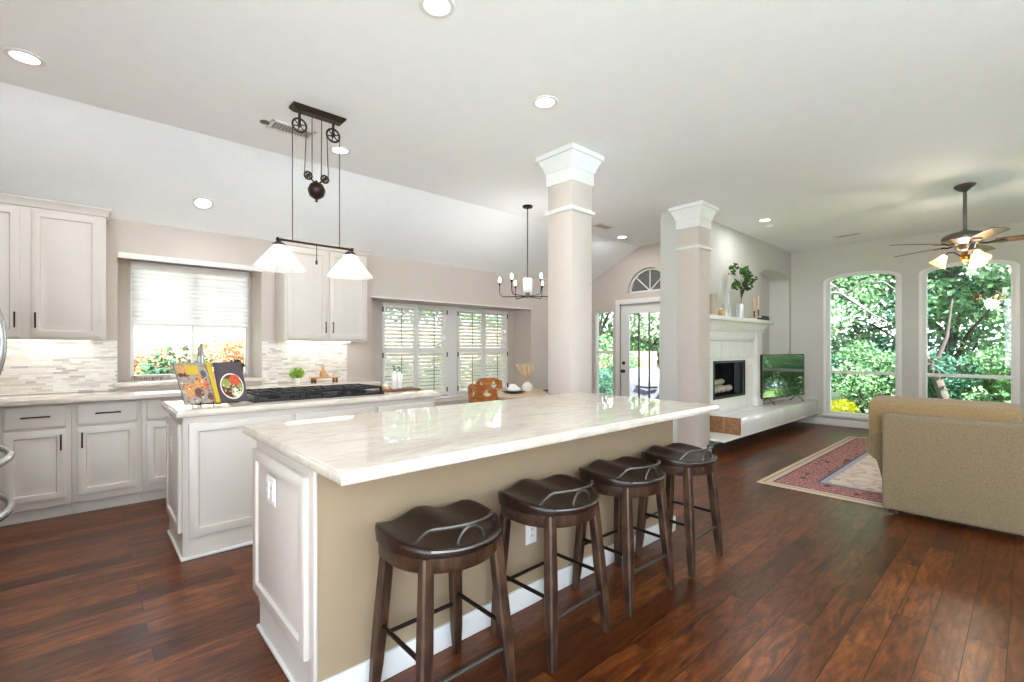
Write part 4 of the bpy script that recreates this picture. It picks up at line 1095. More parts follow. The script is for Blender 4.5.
# chandelier above the dining table
CX, CY = 3.92, 4.04
t = thing('chandelier', 'black six arm chandelier with bare candle bulbs above the dining table', 'chandelier', (CX, CY, CZ))
MB().lathe([(.06, -.001), (.06, .02), (.05, .025), (.008, .03)], (CX, CY, CZ), 24, axis=(0, 0, -1)).build('canopy', 'black', t)
MB().tube([(CX, CY, 2.975), (CX, CY, 1.99)], .006, 10).build('rod', 'black', t)
MB().lathe([(.006, -.02), (.012, -.014), (.012, 0), (.026, .004), (.026, .11), (.012, .115), (.012, .13)], (CX, CY, 1.915), 16).build('hub', 'pewter', t)
MB().lathe([(.05, 0), (.052, .004), (.052, .17), (.049, .17), (.049, .006)], (CX, CY, 1.96), 24).build('glass_sleeve', 'milk', t)
for k in range(6):
    a = k * PI / 3 + .23; c, s = math.cos(a), math.sin(a)
    pts = [(CX + .012 * c, CY + .012 * s, 1.915)] + [(CX + q * c, CY + q * s, 1.915) for q in (.1, .22, .30)] + [(CX + .33 * c, CY + .33 * s, 1.945), (CX + .335 * c, CY + .335 * s, 2.0), (CX + .335 * c, CY + .335 * s, 2.055)]
    ar_ = MB().tube(pts, .0055, 8).lathe([(.005, 0), (.012, .004), (.012, .035), (.008, .037)], (CX + .335 * c, CY + .335 * s, 2.05), 12).build('arm', 'black', t)
    MB().lathe([(.008, 0), (.014, .014), (.015, .03), (.009, .05), (.001, .066)], (CX + .335 * c, CY + .335 * s, 2.087), 12).build('candle_bulb', 'bulb', ar_)
lamp('chandelier_light', 'POINT', (CX, CY, 2.2), 14, t, size=.12)

# ceiling fan with light kit
FX_, FY_ = 6.795, .456
t = thing('ceiling_fan', 'five blade ceiling fan with amber glass lights in the living room', 'ceiling fan', (FX_, FY_, CZ))
MB().lathe([(.085, -.001), (.09, .012), (.082, .03), (.05, .055), (.02, .07), (.014, .08)], (FX_, FY_, CZ), 28, axis=(0, 0, -1)).build('canopy', 'pewter', t)
MB().tube([(FX_, FY_, 2.93), (FX_, FY_, 2.52)], .016, 14).build('downrod', 'pewter', t)
MB().lathe([(.018, .17), (.03, .165), (.05, .15), (.12, .135), (.175, .11), (.19, .085), (.185, .06), (.15, .035), (.10, .02), (.085, 0), (.075, -.04), (.05, -.06), (.03, -.065)], (FX_, FY_, 2.365), 36).build('motor_housing', 'pewter', t)
for k in range(5):
    a = math.radians(60 + 72 * k); u = Vector((math.cos(a), math.sin(a), 0)); v = Vector((-math.sin(a), math.cos(a), 0)); c = Vector((FX_, FY_, 2.385)); tl = math.radians(-11)
    vv = v * math.cos(tl) + Vector((0, 0, math.sin(tl))); nn = u.cross(vv)
    pl = [(.22, -.05), (.30, -.062), (.55, -.07), (.68, -.066), (.705, -.045), (.71, 0), (.705, .045), (.68, .066), (.55, .07), (.30, .062), (.22, .05)]
    iron = MB()
    iron.tube([c + u * .1, c + u * .16 + Vector((0, 0, -.012)), c + u * .22], .01, 8); iron.prism([c + u * p + vv * q - nn * .012 for p, q in ((.19, -.02), (.27, -.04), (.31, 0), (.27, .04), (.19, .02))], nn * .006)
    b = MB().prism([c + u * p + vv * q for p, q in pl], nn * .007).build('blade', 'blade', t)
    iron.build('blade_iron', 'bronze', b)
MB().lathe([(.03, .03), (.028, .0), (.042, -.03), (.045, -.05), (.03, -.075), (.012, -.085), (.015, -.1), (.001, -.11)], (FX_, FY_, 2.285), 20).build('light_hub', 'brass', t)
for k in range(3):
    a = math.radians(97 + 120 * k); u = Vector((math.cos(a), math.sin(a), 0)); c = Vector((FX_, FY_, 2.26))
    arm = MB().tube([c + u * .03, c + u * .08 + Vector((0, 0, .045)), c + u * .13 + Vector((0, 0, .05)), c + u * .155 + Vector((0, 0, .02))], .007, 8).build('light_arm', 'bronze', t)
    ax = (u * .55 + Vector((0, 0, -.84))).normalized(); sc = c + u * .152 + Vector((0, 0, .025))
    MB().lathe([(.02, 0), (.028, .012), (.034, .03), (.045, .06), (.062, .095), (.075, .115), (.078, .12), (.07, .112), (.04, .06), (.025, .02)], sc, 22, axis=ax, cap=False).build('glass_shade', 'amber', arm)
    MB().lathe([(.001, .0), (.02, .015), (.024, .04), (.014, .06), (.001, .068)], sc + ax * .025, 12, axis=ax).build('bulb', 'bulb', arm)
lamp('fan_light', 'POINT', (FX_, FY_, 2.10), 22, t, size=.1, col=(1, .86, .68))

# ------------------------------------------------------------------ dining corner
t = thing('dining_table', 'brown wood dining table below the chandelier', 'dining table', (4.1, 4.25, 0))
m = MB(); m.lathe([(.60, 0), (.62, .008), (.62, .025), (.60, .035)], (4.1, 4.25, .715), 48); m.build('tabletop', 'table', t)
MB().lathe([(.25, 0), (.25, .03), (.1, .06), (.06, .15), (.05, .4), (.08, .55), (.16, .68), (.3, .715)], (4.1, 4.25, 0), 24).build('pedestal', 'table', t)
def clover(m_c):
    pass
def make_chair(label):
    t = thing('dining_chair', label, 'chair', (0, 0, 0), 'dining chairs around the breakfast table')
    MB().box(-.22, -.20, .43, .22, .22, .46, b=.012).build('seat', 'honey', t)
    for sx in (-1, 1):
        MB().tube([(sx * .19, .18, .43), (sx * .2, .2, 0)], [.02, .014], 8).build('leg', 'honey', t)
        MB().tube([(sx * .185, -.2, .87), (sx * .19, -.18, .43), (sx * .2, -.23, 0)], [.015, .02, .015], 8).build('leg', 'honey', t)
    # curved back board with clover cut-outs
    n = 36; rows_z = [.62 + .28 * q / 20 for q in range(21)]; bm_ = MB()
    def P(u, z, d): return (u * .235, -.235 + .05 * (u * u) - .12 * (z - .62) + d, z)
    hole = set()
    for j in range(20):
        for i in range(n):
            u = -1 + 2 * (i + .5) / n; zc = (rows_z[j] + rows_z[j + 1]) / 2
            for hu in (-.5, .5):
                dx, dz = (u - hu) * .235, zc - .80
                if min(math.hypot(dx - a, dz - b) for a, b in ((.027, 0), (-.027, 0), (0, .03), (0, -.03))) < .023: hole.add((i, j))
            if zc > .90 - .05 * u * u * u * u: hole.add((i, j))
    def vid(i, j, d):
        k = (i, j, d)
        if k not in vids: vids[k] = bm_.bm.verts.new(P(-1 + 2 * i / n, rows_z[j], d))
        return vids[k]
    vids = {}
    for j in range(20):
        for i in range(n):
            if (i, j) in hole: continue
            for d in (0, .018): bm_.bm.faces.new((vid(i, j, d), vid(i + 1, j, d), vid(i + 1, j + 1, d), vid(i, j + 1, d)))
            for (a, b), (p, q) in (((i - 1, j), ((i, j), (i, j + 1))), ((i + 1, j), ((i + 1, j), (i + 1, j + 1))), ((i, j - 1), ((i, j), (i + 1, j))), ((i, j + 1), ((i, j + 1), (i + 1, j + 1)))):
                if (a, b) in hole or a < 0 or a >= n or b < 0 or b >= 20:
                    bm_.bm.faces.new((vid(*p, 0), vid(*q, 0), vid(*q, .018), vid(*p, .018)))
    bm_.build('backrest', 'honey', t)
    for sx in (-.5, .0, .5): MB().tube([(sx * .2, -.19, .455), (sx * .22, -.225, .63)], .009, 8).build('spindle', 'honey', t)
    return t
c0 = make_chair('honey wood dining chair with clover cut-outs, nearest, half hidden by the island')
c0.location = (3.44, 4.07, 0); c0.rotation_euler.z = -PI / 2 + .06
c1 = copy_tree(c0); c1.location = (4.0, 4.63, 0); c1.rotation_euler.z = PI + .1; c1['label'] = 'honey wood dining chair with clover cut-outs, behind, close to the shutters'
o = MB().lathe([(.05, 0), (.09, .006), (.135, .018), (.14, .022), (.09, .012), (.001, .008)], (4.36, 4.02, .75), 28).build('charger_plate', 'black'); tag(o, 'dark charger plate at the right side of the dining table', 'plate', 'plates on the dining table')
o = MB().lathe([(.05, 0), (.09, .006), (.135, .018), (.14, .022), (.09, .012), (.001, .008)], (3.86, 4.22, .75), 28).build('charger_plate', 'black'); tag(o, 'dark charger plate near the chair backs on the dining table', 'plate', 'plates on the dining table')
o = MB().lathe([(.04, 0), (.07, .005), (.10, .016), (.103, .02), (.07, .011), (.001, .008)], (3.86, 4.22, .771), 28).build('dinner_plate', 'ceramic'); tag(o, 'white plate stacked on the charger near the chairs', 'plate')
t = thing('folded_napkin', 'white napkin folded to a peak on the white plate', 'napkin', (3.86, 4.22, .79))
MB().prism([(3.79, 4.16, .791), (3.93, 4.16, .791), (3.87, 4.2, .86)], (0, .1, -.0)).build('napkin_cloth', 'ceramic', t)
t = thing('bud_vase', 'round white vase of dried pampas on the dining table', 'vase', (4.15, 4.28, .75))
MB().lathe([(.03, 0), (.05, .006), (.072, .04), (.07, .075), (.045, .105), (.03, .115), (.033, .125), (.026, .125), (.024, .11)], (4.15, 4.28, .75), 26).build('vase_body', 'ceramic', t)
rnd = random.Random(9)
m = MB()
for k in range(14):
    a = rnd.uniform(0, 2 * PI); q = rnd.uniform(.02, .14)
    m.tube([(4.15, 4.28, .86), (4.15 + q * .4 * math.cos(a), 4.28 + q * .4 * math.sin(a), .96), (4.15 + q * math.cos(a), 4.28 + q * math.sin(a), 1.03), (4.15 + q * 1.4 * math.cos(a), 4.28 + q * 1.4 * math.sin(a), 1.1)], [.002, .006, .024, .004], 8)
m.build('pampas_stems', 'pampas', t)

# ------------------------------------------------------------------ fireplace
t = thing('hearth', 'long floating white tiled hearth ledge with brick end below the mantel', 'hearth', (7.7, 2.65, .2))
MB().box(6.115, 2.44, .20, WFAR - .005, FPY - .002, .42, b=.003).build('ledge', 'tile', t)
MB().box(5.625, 2.44, .172, WFAR - .005, FPY - .002, .199, b=.003).build('lower_slab', 'white', t)
o = MB().box(6.09, 2.445, .20, 6.114, FPY - .003, .412, b=.002).build('brick_end', 'brick', t); o['label'] = 'warm brown brick end face'
t = thing('fireplace_mantel', 'white wooden fireplace mantel and surround with beadboard panel', 'fireplace', (6.7, FPY, .42))
SX0, SX1 = 5.66, 7.75
for a, b in ((SX0, SX0 + .22), (SX1 - .22, SX1)):
    m = MB().box(a, 2.78, .421, b, FPY - .001, 1.56, b=.004)
    m.panel((a + .02, 2.78, .58), (1, 0, 0), (0, 0, 1), (0, -1, 0), b - a - .04, .86, [(0, -.002), (.008, .006), (.02, .006), (.03, .002)]); m.box(a - .008, 2.77, .421, b + .008, FPY - .001, .55, b=.004); m.build('pilaster', 'white', t)
m = MB().box(SX0 + .22, 2.80, 1.435, SX1 - .22, FPY - .001, 1.56); m.box(SX0 + .22, 2.815, 1.405, SX1 - .22, FPY - .001, 1.435, b=.004)
m.box(SX0 - .015, 2.765, 1.535, SX1 + .015, FPY - .001, 1.56, b=.004); m.build('frieze', 'white', t)
rows = []
for p, z in ((.0, 1.56), (.02, 1.565), (.02, 1.585), (.04, 1.61), (.06, 1.64), (.065, 1.66)):
    rows.append([(SX0 - p, 2.78 - p, z), (SX1 + p, 2.78 - p, z), (SX1 + p, FPY - .001, z), (SX0 - p, FPY - .001, z)])
MB().grid(rows, closed=True, smooth=False, cap=True).build('bed_moulding', 'white', t)
MB().box(SX0 - .035, 2.64, 1.66, SX1 + .06, FPY - .001, 1.715, b=.006).build('mantel_shelf', 'white', t)
# beadboard and stone round the firebox
m = MB(); nb = 6; x0_, x1_ = SX0 + .22, SX1 - .22
for k in range(nb):
    a = x0_ + (x1_ - x0_) * k / nb; b = x0_ + (x1_ - x0_) * (k + 1) / nb
    m.panel((a, FPY - .022, FB[3] + .035), (1, 0, 0), (0, 0, 1), (0, -1, 0), b - a, 1.405 - FB[3] - .035, [(0, 0), (.0, .0), (.008, .012)])
m.build('beadboard_panel', 'white', t)
m = MB().box(x0_, FPY - .022, .421, FB[0], FPY - .001, FB[3] + .035); m.box(FB[1], FPY - .022, .421, x1_, FPY - .001, FB[3] + .035); m.box(FB[0], FPY - .022, .421, FB[1], FPY - .001, FB[2] - .004); m.box(FB[0], FPY - .022, FB[3], FB[1], FPY - .001, FB[3] + .035)
m.build('firebox_surround', 'tile', t)
t = thing('firebox', 'black metal firebox insert with mesh curtain inside the fireplace', 'firebox', (6.7, 3.0, FB[2]))
m = MB(); e = .004
m.box(FB[0] + e, FPY, FB[2] + e, FB[0] + .02, 3.175, FB[3] - e); m.box(FB[1] - .02, FPY, FB[2] + e, FB[1] - e, 3.175, FB[3] - e); m.box(FB[0] + .02, FPY, FB[2] + e, FB[1] - .02, 3.175, FB[2] + .02); m.box(FB[0] + .02, FPY, FB[3] - .02, FB[1] - .02, 3.175, FB[3] - e); m.box(FB[0] + .02, 3.16, FB[2] + .02, FB[1] - .02, 3.175, FB[3] - .02)
m.build('box_lining', 'dark', t)
MB().ring([(FB[0] - .005, FPY - .03, FB[2] - .004), (FB[1] + .005, FPY - .03, FB[2] - .004), (FB[1] + .005, FPY - .03, FB[3] + .004), (FB[0] - .005, FPY - .03, FB[3] + .004)],
          [(FB[0] + .03, FPY - .03, FB[2] + .03), (FB[1] - .03, FPY - .03, FB[2] + .03), (FB[1] - .03, FPY - .03, FB[3] - .03), (FB[0] + .03, FPY - .03, FB[3] - .03)], (0, .012, 0)).build('face_frame', 'black', t)
for a, b in ((FB[1] - .24, FB[1] - .05),):
    rows = [[(a + (b - a) * k / 24, FPY + .03 + .012 * math.sin(k * 1.6), z) for k in range(25)] for z in (FB[2] + .03, FB[3] - .03)]
    MB().grid(rows).build('mesh_curtain', 'iron', t)
m = MB()
for y in (2.93, 3.05):
    m.tube([(6.4, y, FB[2] + .06), (7.0, y, FB[2] + .06)], .008, 6)
for x in (6.45, 6.6, 6.75, 6.9): m.tube([(x, 2.90, FB[2] + .09), (x, 2.91, FB[2] + .055), (x, 3.08, FB[2] + .055)], .008, 6)
m.build('log_grate', 'iron', t)
for i, (x0q, x1q, y, z, r, lb) in enumerate(((6.36, 6.98, 2.95, .715, .05, 'pale ceramic log at the front of the firebox grate'), (6.40, 6.92, 3.07, .73, .055, 'pale ceramic log at the back of the firebox grate'), (6.45, 6.85, 3.0, .815, .04, 'pale ceramic log lying on top of the two others'))):
    rr = random.Random(i)
    pts = [(x0q + (x1q - x0q) * k / 8, y + rr.uniform(-.012, .012), z + rr.uniform(-.006, .006)) for k in range(9)]
    o = MB().tube(pts, [r * rr.uniform(.82, 1.1) for _ in pts], 12).build('fire_log', 'log'); tag(o, lb, 'log', 'ceramic logs in the fireplace')

# things on the mantel
MZ = 1.715
t = thing('vase', 'clear glass vase with leafy green branches on the white mantel', 'vase', (6.79, 2.72, MZ))
MB().lathe([(.035, 0), (.05, .003), (.05, .20), (.047, .20), (.047, .01)], (6.79, 2.72, MZ), 24).build('glass_body', 'milk', t)
m = MB(); rnd = random.Random(21); clouds = []
for k in range(26):
    while True:
        px, pz = rnd.uniform(-1, 1), rnd.uniform(-1, 1)
        if .15 < px * px + pz * pz < 1: break
    c = Vector((6.73 + .38 * px, 2.685 + rnd.uniform(-.07, .07), 2.26 + .16 * pz))
    m.tube([(6.79, 2.72, MZ + .01), (6.795, 2.715, MZ + .27), (6.79 + .1 * px, 2.70, 2.12), tuple(c)], [.0035, .003, .002, .0012], 5)
    clouds.append((leaf_cloud(10, c, (.075, .05, .06), .036, k * 7), 0))
m.build('branches', 'bark', t)
cloud_obj('leaves', clouds, ['leaf_i'], t)
for i, (x, y, h, r, lb) in enumerate(((6.36, 2.74, .30, .04, 'tall clear glass bottle left of the leafy vase on the mantel'), (6.52, 2.78, .34, .035, 'taller slim glass bottle nearest the leafy vase on the mantel'))):
    o = MB().lathe([(r * .8, 0), (r, .005), (r, h * .55), (r * .4, h * .7), (r * .34, h), (r * .45, h + .008), (r * .3, h), (r * .8, h * .5), (r * .85, .01)], (x, y, MZ), 20).build('glass_bottle', 'milk'); tag(o, lb, 'bottle', 'glass bottles on the mantel')
o = MB().lathe([(.05, 0), (.062, .008), (.062, .14), (.05, .17), (.048, .26), (.055, .275), (.04, .275), (.038, .2)], (5.98, 2.74, MZ), 22).build('pottery_bottle', 'taupe'); tag(o, 'tall taupe pottery bottle at the left end of the mantel', 'vase')
t = thing('votive_holder', 'small square wooden votive holder on the mantel right of the pottery bottle', 'candle holder', (6.16, 2.72, MZ))
MB().box(6.12, 2.68, MZ + .001, 6.20, 2.76, MZ + .085, b=.004).build('wood_block', 'maple', t)
MB().lathe([(.028, 0), (.028, .018), (.004, .02), (.001, .03)], (6.16, 2.72, MZ + .0855), 14).build('candle', 'ceramic', t)
for i, (x0b, x1b, z0b, z1b, mm, lb) in enumerate(((7.22, 7.68, MZ + .001, MZ + .032, 'book_g', 'dark green book at the bottom of the mantel stack'), (7.38, 7.66, MZ + .0325, MZ + .062, 'book_g', 'smaller dark green book on top of the mantel stack'))):
    t = thing('book', lb, 'book', ((x0b + x1b) / 2, 2.74, z0b), 'books on the mantel')
    m = MB().box(x0b, 2.655, z0b, x1b, 2.825, z0b + .003); m.box(x0b, 2.655, z1b - .003, x1b, 2.825, z1b); m.box(x0b, 2.655, z0b, x1b, 2.659, z1b); m.build('cover', mm, t)
    MB().box(x0b + .005, 2.659, z0b + .003, x1b - .005, 2.82, z1b - .003).build('pages', 'paper', t)
for x, zb, h, lb in ((7.30, MZ + .032, .20, 'tan taper candle in brass holder, left of the pair on the mantel'), (7.46, MZ + .062, .20, 'tan taper candle in brass holder, right of the pair on the mantel')):
    t = thing('candlestick', lb, 'candle', (x, 2.73, zb), 'taper candles on the mantel')
    MB().lathe([(.035, 0), (.036, .004), (.012, .014), (.008, .03), (.016, .045), (.008, .06), (.013, .072), (.022, .08), (.018, .09), (.012, .095)], (x, 2.73, zb + .0005), 20).build('holder', 'brass', t)
    MB().lathe([(.012, 0), (.010, h), (.003, h + .008), (.001, h + .018)], (x, 2.73, zb + .09), 14).build('taper', 'candle', t)
# light switch on the side of the fireplace column
plate('light_switch', (5.612, 2.83, 1.10), (0, -1, 0), (1, 0, 0), .075, .12, 'white wall switch plate on the column beside the mantel', 1)
# television on the hearth
t = thing('television', 'flat screen television on thin feet standing on the white hearth', 'television', (8.3, 2.65, .42))
d = Vector((1.29, -.20, 0)).normalized(); n_ = Vector((d.y, -d.x, 0)); c = Vector((8.3, 2.65, 0))
def slabp(m, u0, u1, z0, z1, n0, n1): m.prism([c + d * u + n_ * n0 + Vector((0, 0, z)) for u, z in ((u0, z0), (u1, z0), (u1, z1), (u0, z1))], n_ * (n1 - n0))
m = MB(); slabp(m, -.655, .655, .52, 1.20, -.035, -.004); m.build('housing', 'black', t)
m = MB(); m.ring([c + d * u + n_ * -.004 + Vector((0, 0, z)) for u, z in ((-.655, .52), (.655, .52), (.655, 1.20), (-.655, 1.20))], [c + d * u + n_ * -.004 + Vector((0, 0, z)) for u, z in ((-.645, .535), (.645, .535), (.645, 1.19), (-.645, 1.19))], n_ * .006); m.build('bezel', 'black', t)
m = MB(); slabp(m, -.645, .645, .535, 1.19, -.0035, -.001); m.build('screen', 'screen', t)
for u in (-.45, .45):
    p = c + d * u + n_ * -.02
    MB().tube([p + n_ * .11 + Vector((0, 0, .427)), p + Vector((0, 0, .525)), p + n_ * -.11 + Vector((0, 0, .427))], .007, 8).build('foot', 'black', t)
# niche downlight
t = thing('niche_light', 'small recessed spotlight in the arch of the wall niche', 'ceiling light', (8.2, 3.0, 2.54))
MB().lathe([(.05, 0), (.05, .01), (.001, .01)], (8.15, 2.98, 2.565), 18, axis=(0, 0, -1)).build('lens', 'can', t)
lamp('niche_lamp', 'AREA', (8.15, 2.98, 2.54), 4, t, size=.08)

# ------------------------------------------------------------------ living room
RC = (4.8 + RUG_HX, 1.775 - RUG_HY)
o = MB().box(RC[0] - RUG_HX, RC[1] - RUG_HY, .001, RC[0] + RUG_HX, RC[1] + RUG_HY, .012, b=.003)
o = o.build('area_rug', 'rug'); o.data.transform(Matrix.Translation((-RC[0], -RC[1], 0))); o.location = (RC[0], RC[1], 0)
tag(o, 'faded red and cream persian rug on the wood floor', 'rug')

SXF, SY1, SY0 = 4.635, .785, -1.35
t = thing('sofa', 'oatmeal tweed sofa seen from behind, facing the arched windows', 'sofa', (5.1, -.3, 0))
MB().box(SXF, SY0, .042, SXF + .17, SY1, .775, b=.022, seg=3).build('back_frame', 'sofa', t)
MB().box(SXF + .14, SY0 + .02, .07, 5.52, SY1 - .02, .40, b=.02).build('base', 'sofa', t)
for y, s in ((SY1 - .10, 1), (SY0 + .10, -1)):
    pts = []
    prof = []
    for k in range(21):
        a = -PI * .35 + 1.7 * PI * k / 20
        prof.append((y + s * (.10 + .14 * math.cos(a)), .50 + .13 * math.sin(a)))
    poly = [(SXF + .16, y - s * .09, .07), (SXF + .16, y + s * .085, .07)] + [(SXF + .16, a, b) for a, b in prof] + [(SXF + .16, y - s * .09, .5)]
    m = MB(); rows = []
    for x, k in ((SXF + .165, .96), (SXF + .18, 1), (5.50, 1), (5.53, .96)):
        rows.append([(x, y + (b - y) * k, .35 + (c_ - .35) * k) for a, b, c_ in poly])
    m.grid(rows, closed=True, cap=True); m.build('arm', 'sofa', t, sharp=50)
ny = (SY1 + SY0) / 2
for y0_, y1_ in ((.03, .905), (-.68, .02), (-1.44, -.69)):
    tilt = Matrix.Rotation(math.radians(-10), 4, 'Y')
    cu_ = MB().pillow((SXF + .30, (y0_ + y1_) / 2, .665), (.115, (y1_ - y0_) / 2, .225), 14, 16, 0, tilt).build('back_cushion', 'cushion', t)
    h = (.115, (y1_ - y0_) / 2, .225); pts = []
    for k in range(60):
        a = 2 * PI * k / 60; cs, sn = math.cos(a), math.sin(a); q = (abs(cs) ** 14 + abs(sn) ** 14) ** (-1 / 14)
        v = tilt @ Vector((-h[0] * .8, h[1] * cs * q * .985, h[2] * sn * q * .985)); pts.append(v + Vector((SXF + .30, (y0_ + y1_) / 2, .665)))
    MB().tube(pts, .006, 6, closed=True).build('piping', 'cushion', cu_)
for y0_, y1_ in ((.03, .58), (-.66, .02), (-1.18, -.67)):
    MB().pillow((5.22, (y0_ + y1_) / 2, .46), (.32, (y1_ - y0_) / 2, .085), 6, 10).build('seat_cushion', 'sofa', t)
for x in (SXF + .05, 5.46):
    for y in (SY1 - .07, SY0 + .07): MB().box(x - .03, y - .03, .012, x + .03, y + .03, .07, b=.004).build('foot', 'stool', t)

# ------------------------------------------------------------------ outdoors
g = MB().box(-14, -30, -.14, 40, 40, -.06); struct('ground', g, 'lawn')
struct('front_bounce_slab', MB().box(-9, -18, -.06, 18, YF, -.02), 'bounce_terrace')  # unseen pale slab added to bounce sunlight onto the ceiling
struct('patio_slab', MB().box(WDOOR + .15, 3.35, -.06, 11.2, 9.0, -.012), 'conc')

def fence_run(p0, p1, h, label):
    p0, p1 = Vector((*p0, 0)), Vector((*p1, 0)); d = (p1 - p0); L_ = d.length; d.normalize(); n = Vector((-d.y, d.x, 0))
    t = thing('wood_fence', label, 'fence', tuple((p0 + p1) / 2)); m = MB(); k = int(L_ / .145)
    for i in range(k):
        a = p0 + d * (L_ * i / k + .004); b = p0 + d * (L_ * (i + 1) / k - .004); hh = h + .012 * ((i * 7) % 3)
        m.prism([a + Vector((0, 0, -.06)), b + Vector((0, 0, -.06)), b + Vector((0, 0, hh)), a + Vector((0, 0, hh))], n * .02)
    m.build('pickets', 'fence', t)
    m = MB()
    for z in (.35, h - .3): m.prism([p0 + n * .02 + Vector((0, 0, z)), p1 + n * .02 + Vector((0, 0, z)), p1 + n * .02 + Vector((0, 0, z + .09)), p0 + n * .02 + Vector((0, 0, z + .09))], n * .04)
    m.build('rails', 'fence', t)
fence_run((-3, 10.2), (14.5, 10.2), 1.9, 'sunlit wooden fence beyond the kitchen windows')
fence_run((14.5, 10.2), (19, 5.5), 1.7, 'wooden fence beyond the patio door')

CROWN = {}
def crown(kind, seed):
    k = (kind, seed)
    if k not in CROWN:
        rnd = random.Random(seed); cl = []
        if kind == 'tree':
            for _ in range(36):
                a = rnd.uniform(0, 2 * PI); q = rnd.uniform(.2, 1.35); z = rnd.uniform(-.5, 4.6)
                cl.append((leaf_cloud(360, (q * math.cos(a), q * math.sin(a), z), (.64, .64, .44), .075, rnd.random()), rnd.choice((0, 0, 1))))
        else:
            for _ in range(9):
                a = rnd.uniform(0, 2 * PI); q = rnd.uniform(0, .45); z = rnd.uniform(.2, .95)
                cl.append((leaf_cloud(330, (q * math.cos(a), q * math.sin(a), z), (.33, .33, .27), .042, rnd.random()), 0))
        CROWN[k] = cl
    return CROWN[k]
PROTO = {}
def tree(x, y, s, base, kind, mats, label, rz=0, seed=1):
    t = thing('tree' if kind == 'tree' else 'shrub', label, kind if kind != 'tree' else 'tree', (0, 0, 0), 'garden trees and shrubs')
    key = (kind, seed, tuple(mats))
    if key in PROTO:
        bpy.data.objects.remove(t); t = copy_tree(PROTO[key]); t['label'] = label
    else:
        rnd = random.Random(seed + 50); m = MB()
        if kind == 'tree':
            m.tube([(0, 0, -2.2), (.04, .03, -.6), (-.03, .05, 1.2), (.05, 0, 3.6)], [.10, .085, .065, .02], 10)
            for k in range(9):
                a = k * 2.4; z = .0 + .33 * k; m.tube([(0, 0, z - .7), (.6 * math.cos(a), .6 * math.sin(a), z + .1), (1.5 * math.cos(a), 1.5 * math.sin(a), z + .75)], [.055, .035, .012], 7)
        else:
            for k in range(7):
                a = k * .9; m.tube([(0, 0, -.1), (.2 * math.cos(a), .2 * math.sin(a), .4), (.4 * math.cos(a), .4 * math.sin(a), .9)], [.02, .015, .006], 6)
        m.build('trunk' if kind == 'tree' else 'stems', 'bark', t)
        cloud_obj('foliage', crown(kind, seed), mats if kind == 'tree' else [mats[0]], t)
        PROTO[key] = t
    t.location = (x, y, base); t.scale = (s, s, s); t.rotation_euler.z = rz
    return t
# beyond the living room windows
A, B_, C_ = ['leaf_a', 'leaf_c'], ['leaf_b', 'leaf_a'], ['leaf_c', 'leaf_a']
for i, (x, y, s, base, mt, sd, lb) in enumerate((
        (13.4, 3.5, 1.0, 1.6, A, 1, 'leafy green tree left of centre in the left arched window'),
        (14.2, 1.2, 1.05, 1.5, B_, 2, 'deep green tree filling the middle of the right arched window'),
        (13.2, -.6, 1.0, 1.7, A, 1, 'green tree at the right side of the right arched window'),
        (16.5, 2.4, 1.3, 2.2, C_, 3, 'pale olive tree further back between the two arched windows'),
        (17.0, 5.2, 1.3, 2.2, B_, 2, 'deep green tree far back behind the television corner'),
        (17.5, -.2, 1.35, 2.2, A, 1, 'tall green tree far back in the right arched window'),
        (17.0, -3.2, 1.3, 2.2, B_, 2, 'tall deep green tree far right beyond the windows'),
        (12.6, 7.2, 1.0, 1.7, C_, 3, 'pale olive tree seen through the patio door glass'),
        (14.5, 9.0, 1.1, 1.7, A, 1, 'green tree beyond the fence behind the patio door'),
        (11.0, 8.4, .9, 1.7, A, 1, 'green tree seen through the narrow sidelight window'),
        (6.0, 12.2, 1.1, 1.6, B_, 2, 'deep green tree beyond the fence behind the shutters'),
        (8.6, 12.0, 1.1, 1.6, A, 1, 'green tree beyond the fence at the right side of the shutters'),
        (3.4, 12.4, 1.1, 1.6, C_, 3, 'pale olive tree beyond the fence left of the shutters'))):
    tree(x, y, s, base - .35, 'tree', mt, lb, i * 1.3, sd)
for i, (x, y, s, mt, sd, lb) in enumerate((
        (11.4, 3.1, 1.15, ['leaf_b'], 4, 'dense dark green shrub low in the left arched window'),
        (11.6, 2.2, 1.25, ['leaf_a'], 5, 'bright green shrub low at right in the left arched window'),
        (12.0, 1.2, 1.2, ['leaf_b'], 4, 'dark green shrub low at left in the right arched window'),
        (12.0, .2, 1.25, ['leaf_a'], 5, 'bright green shrub low in the middle of the right arched window'),
        (12.3, -.9, 1.25, ['leaf_b'], 4, 'dark green shrub low at right beyond the sofa'),
        (13.2, 4.4, 1.3, ['leaf_b'], 4, 'dark green shrub behind the hearth corner'),
        (9.9, 6.9, 1.1, ['leaf_a'], 5, 'bright green shrub at the patio edge beyond the sidelight'),
        (9.2, 6.85, .8, ['leaf_b'], 4, 'dark green shrub close to the sidelight window'),
        (1.05, 8.3, 1.25, ['leaf_k'], 7, 'green shrub in front of the fence outside the kitchen window'),
        (2.05, 9.6, 1.45, ['leaf_r'], 6, 'rust leaved shrub at right outside the kitchen window'),
        (.55, 9.7, 1.3, ['leaf_r'], 6, 'rust leaved shrub at left outside the kitchen window'),
        (4.6, 8.6, 1.1, ['leaf_k'], 7, 'bright green shrub outside the left shutters'),
        (5.9, 8.8, 1.2, ['leaf_k'], 8, 'dark green shrub outside the middle of the shutters'),
        (7.2, 8.7, 1.15, ['leaf_k'], 7, 'bright green shrub outside the right shutters'))):
    tree(x, y, s, -.05, 'shrub', mt, lb, i * 1.1, sd)
t = thing('tree', 'bare grey limbs of a leaning tree across the top of the left arched window', 'tree', (11.2, 2.9, -.06))
def TL(*p): return [(11.2, y, z) for y, z in p]
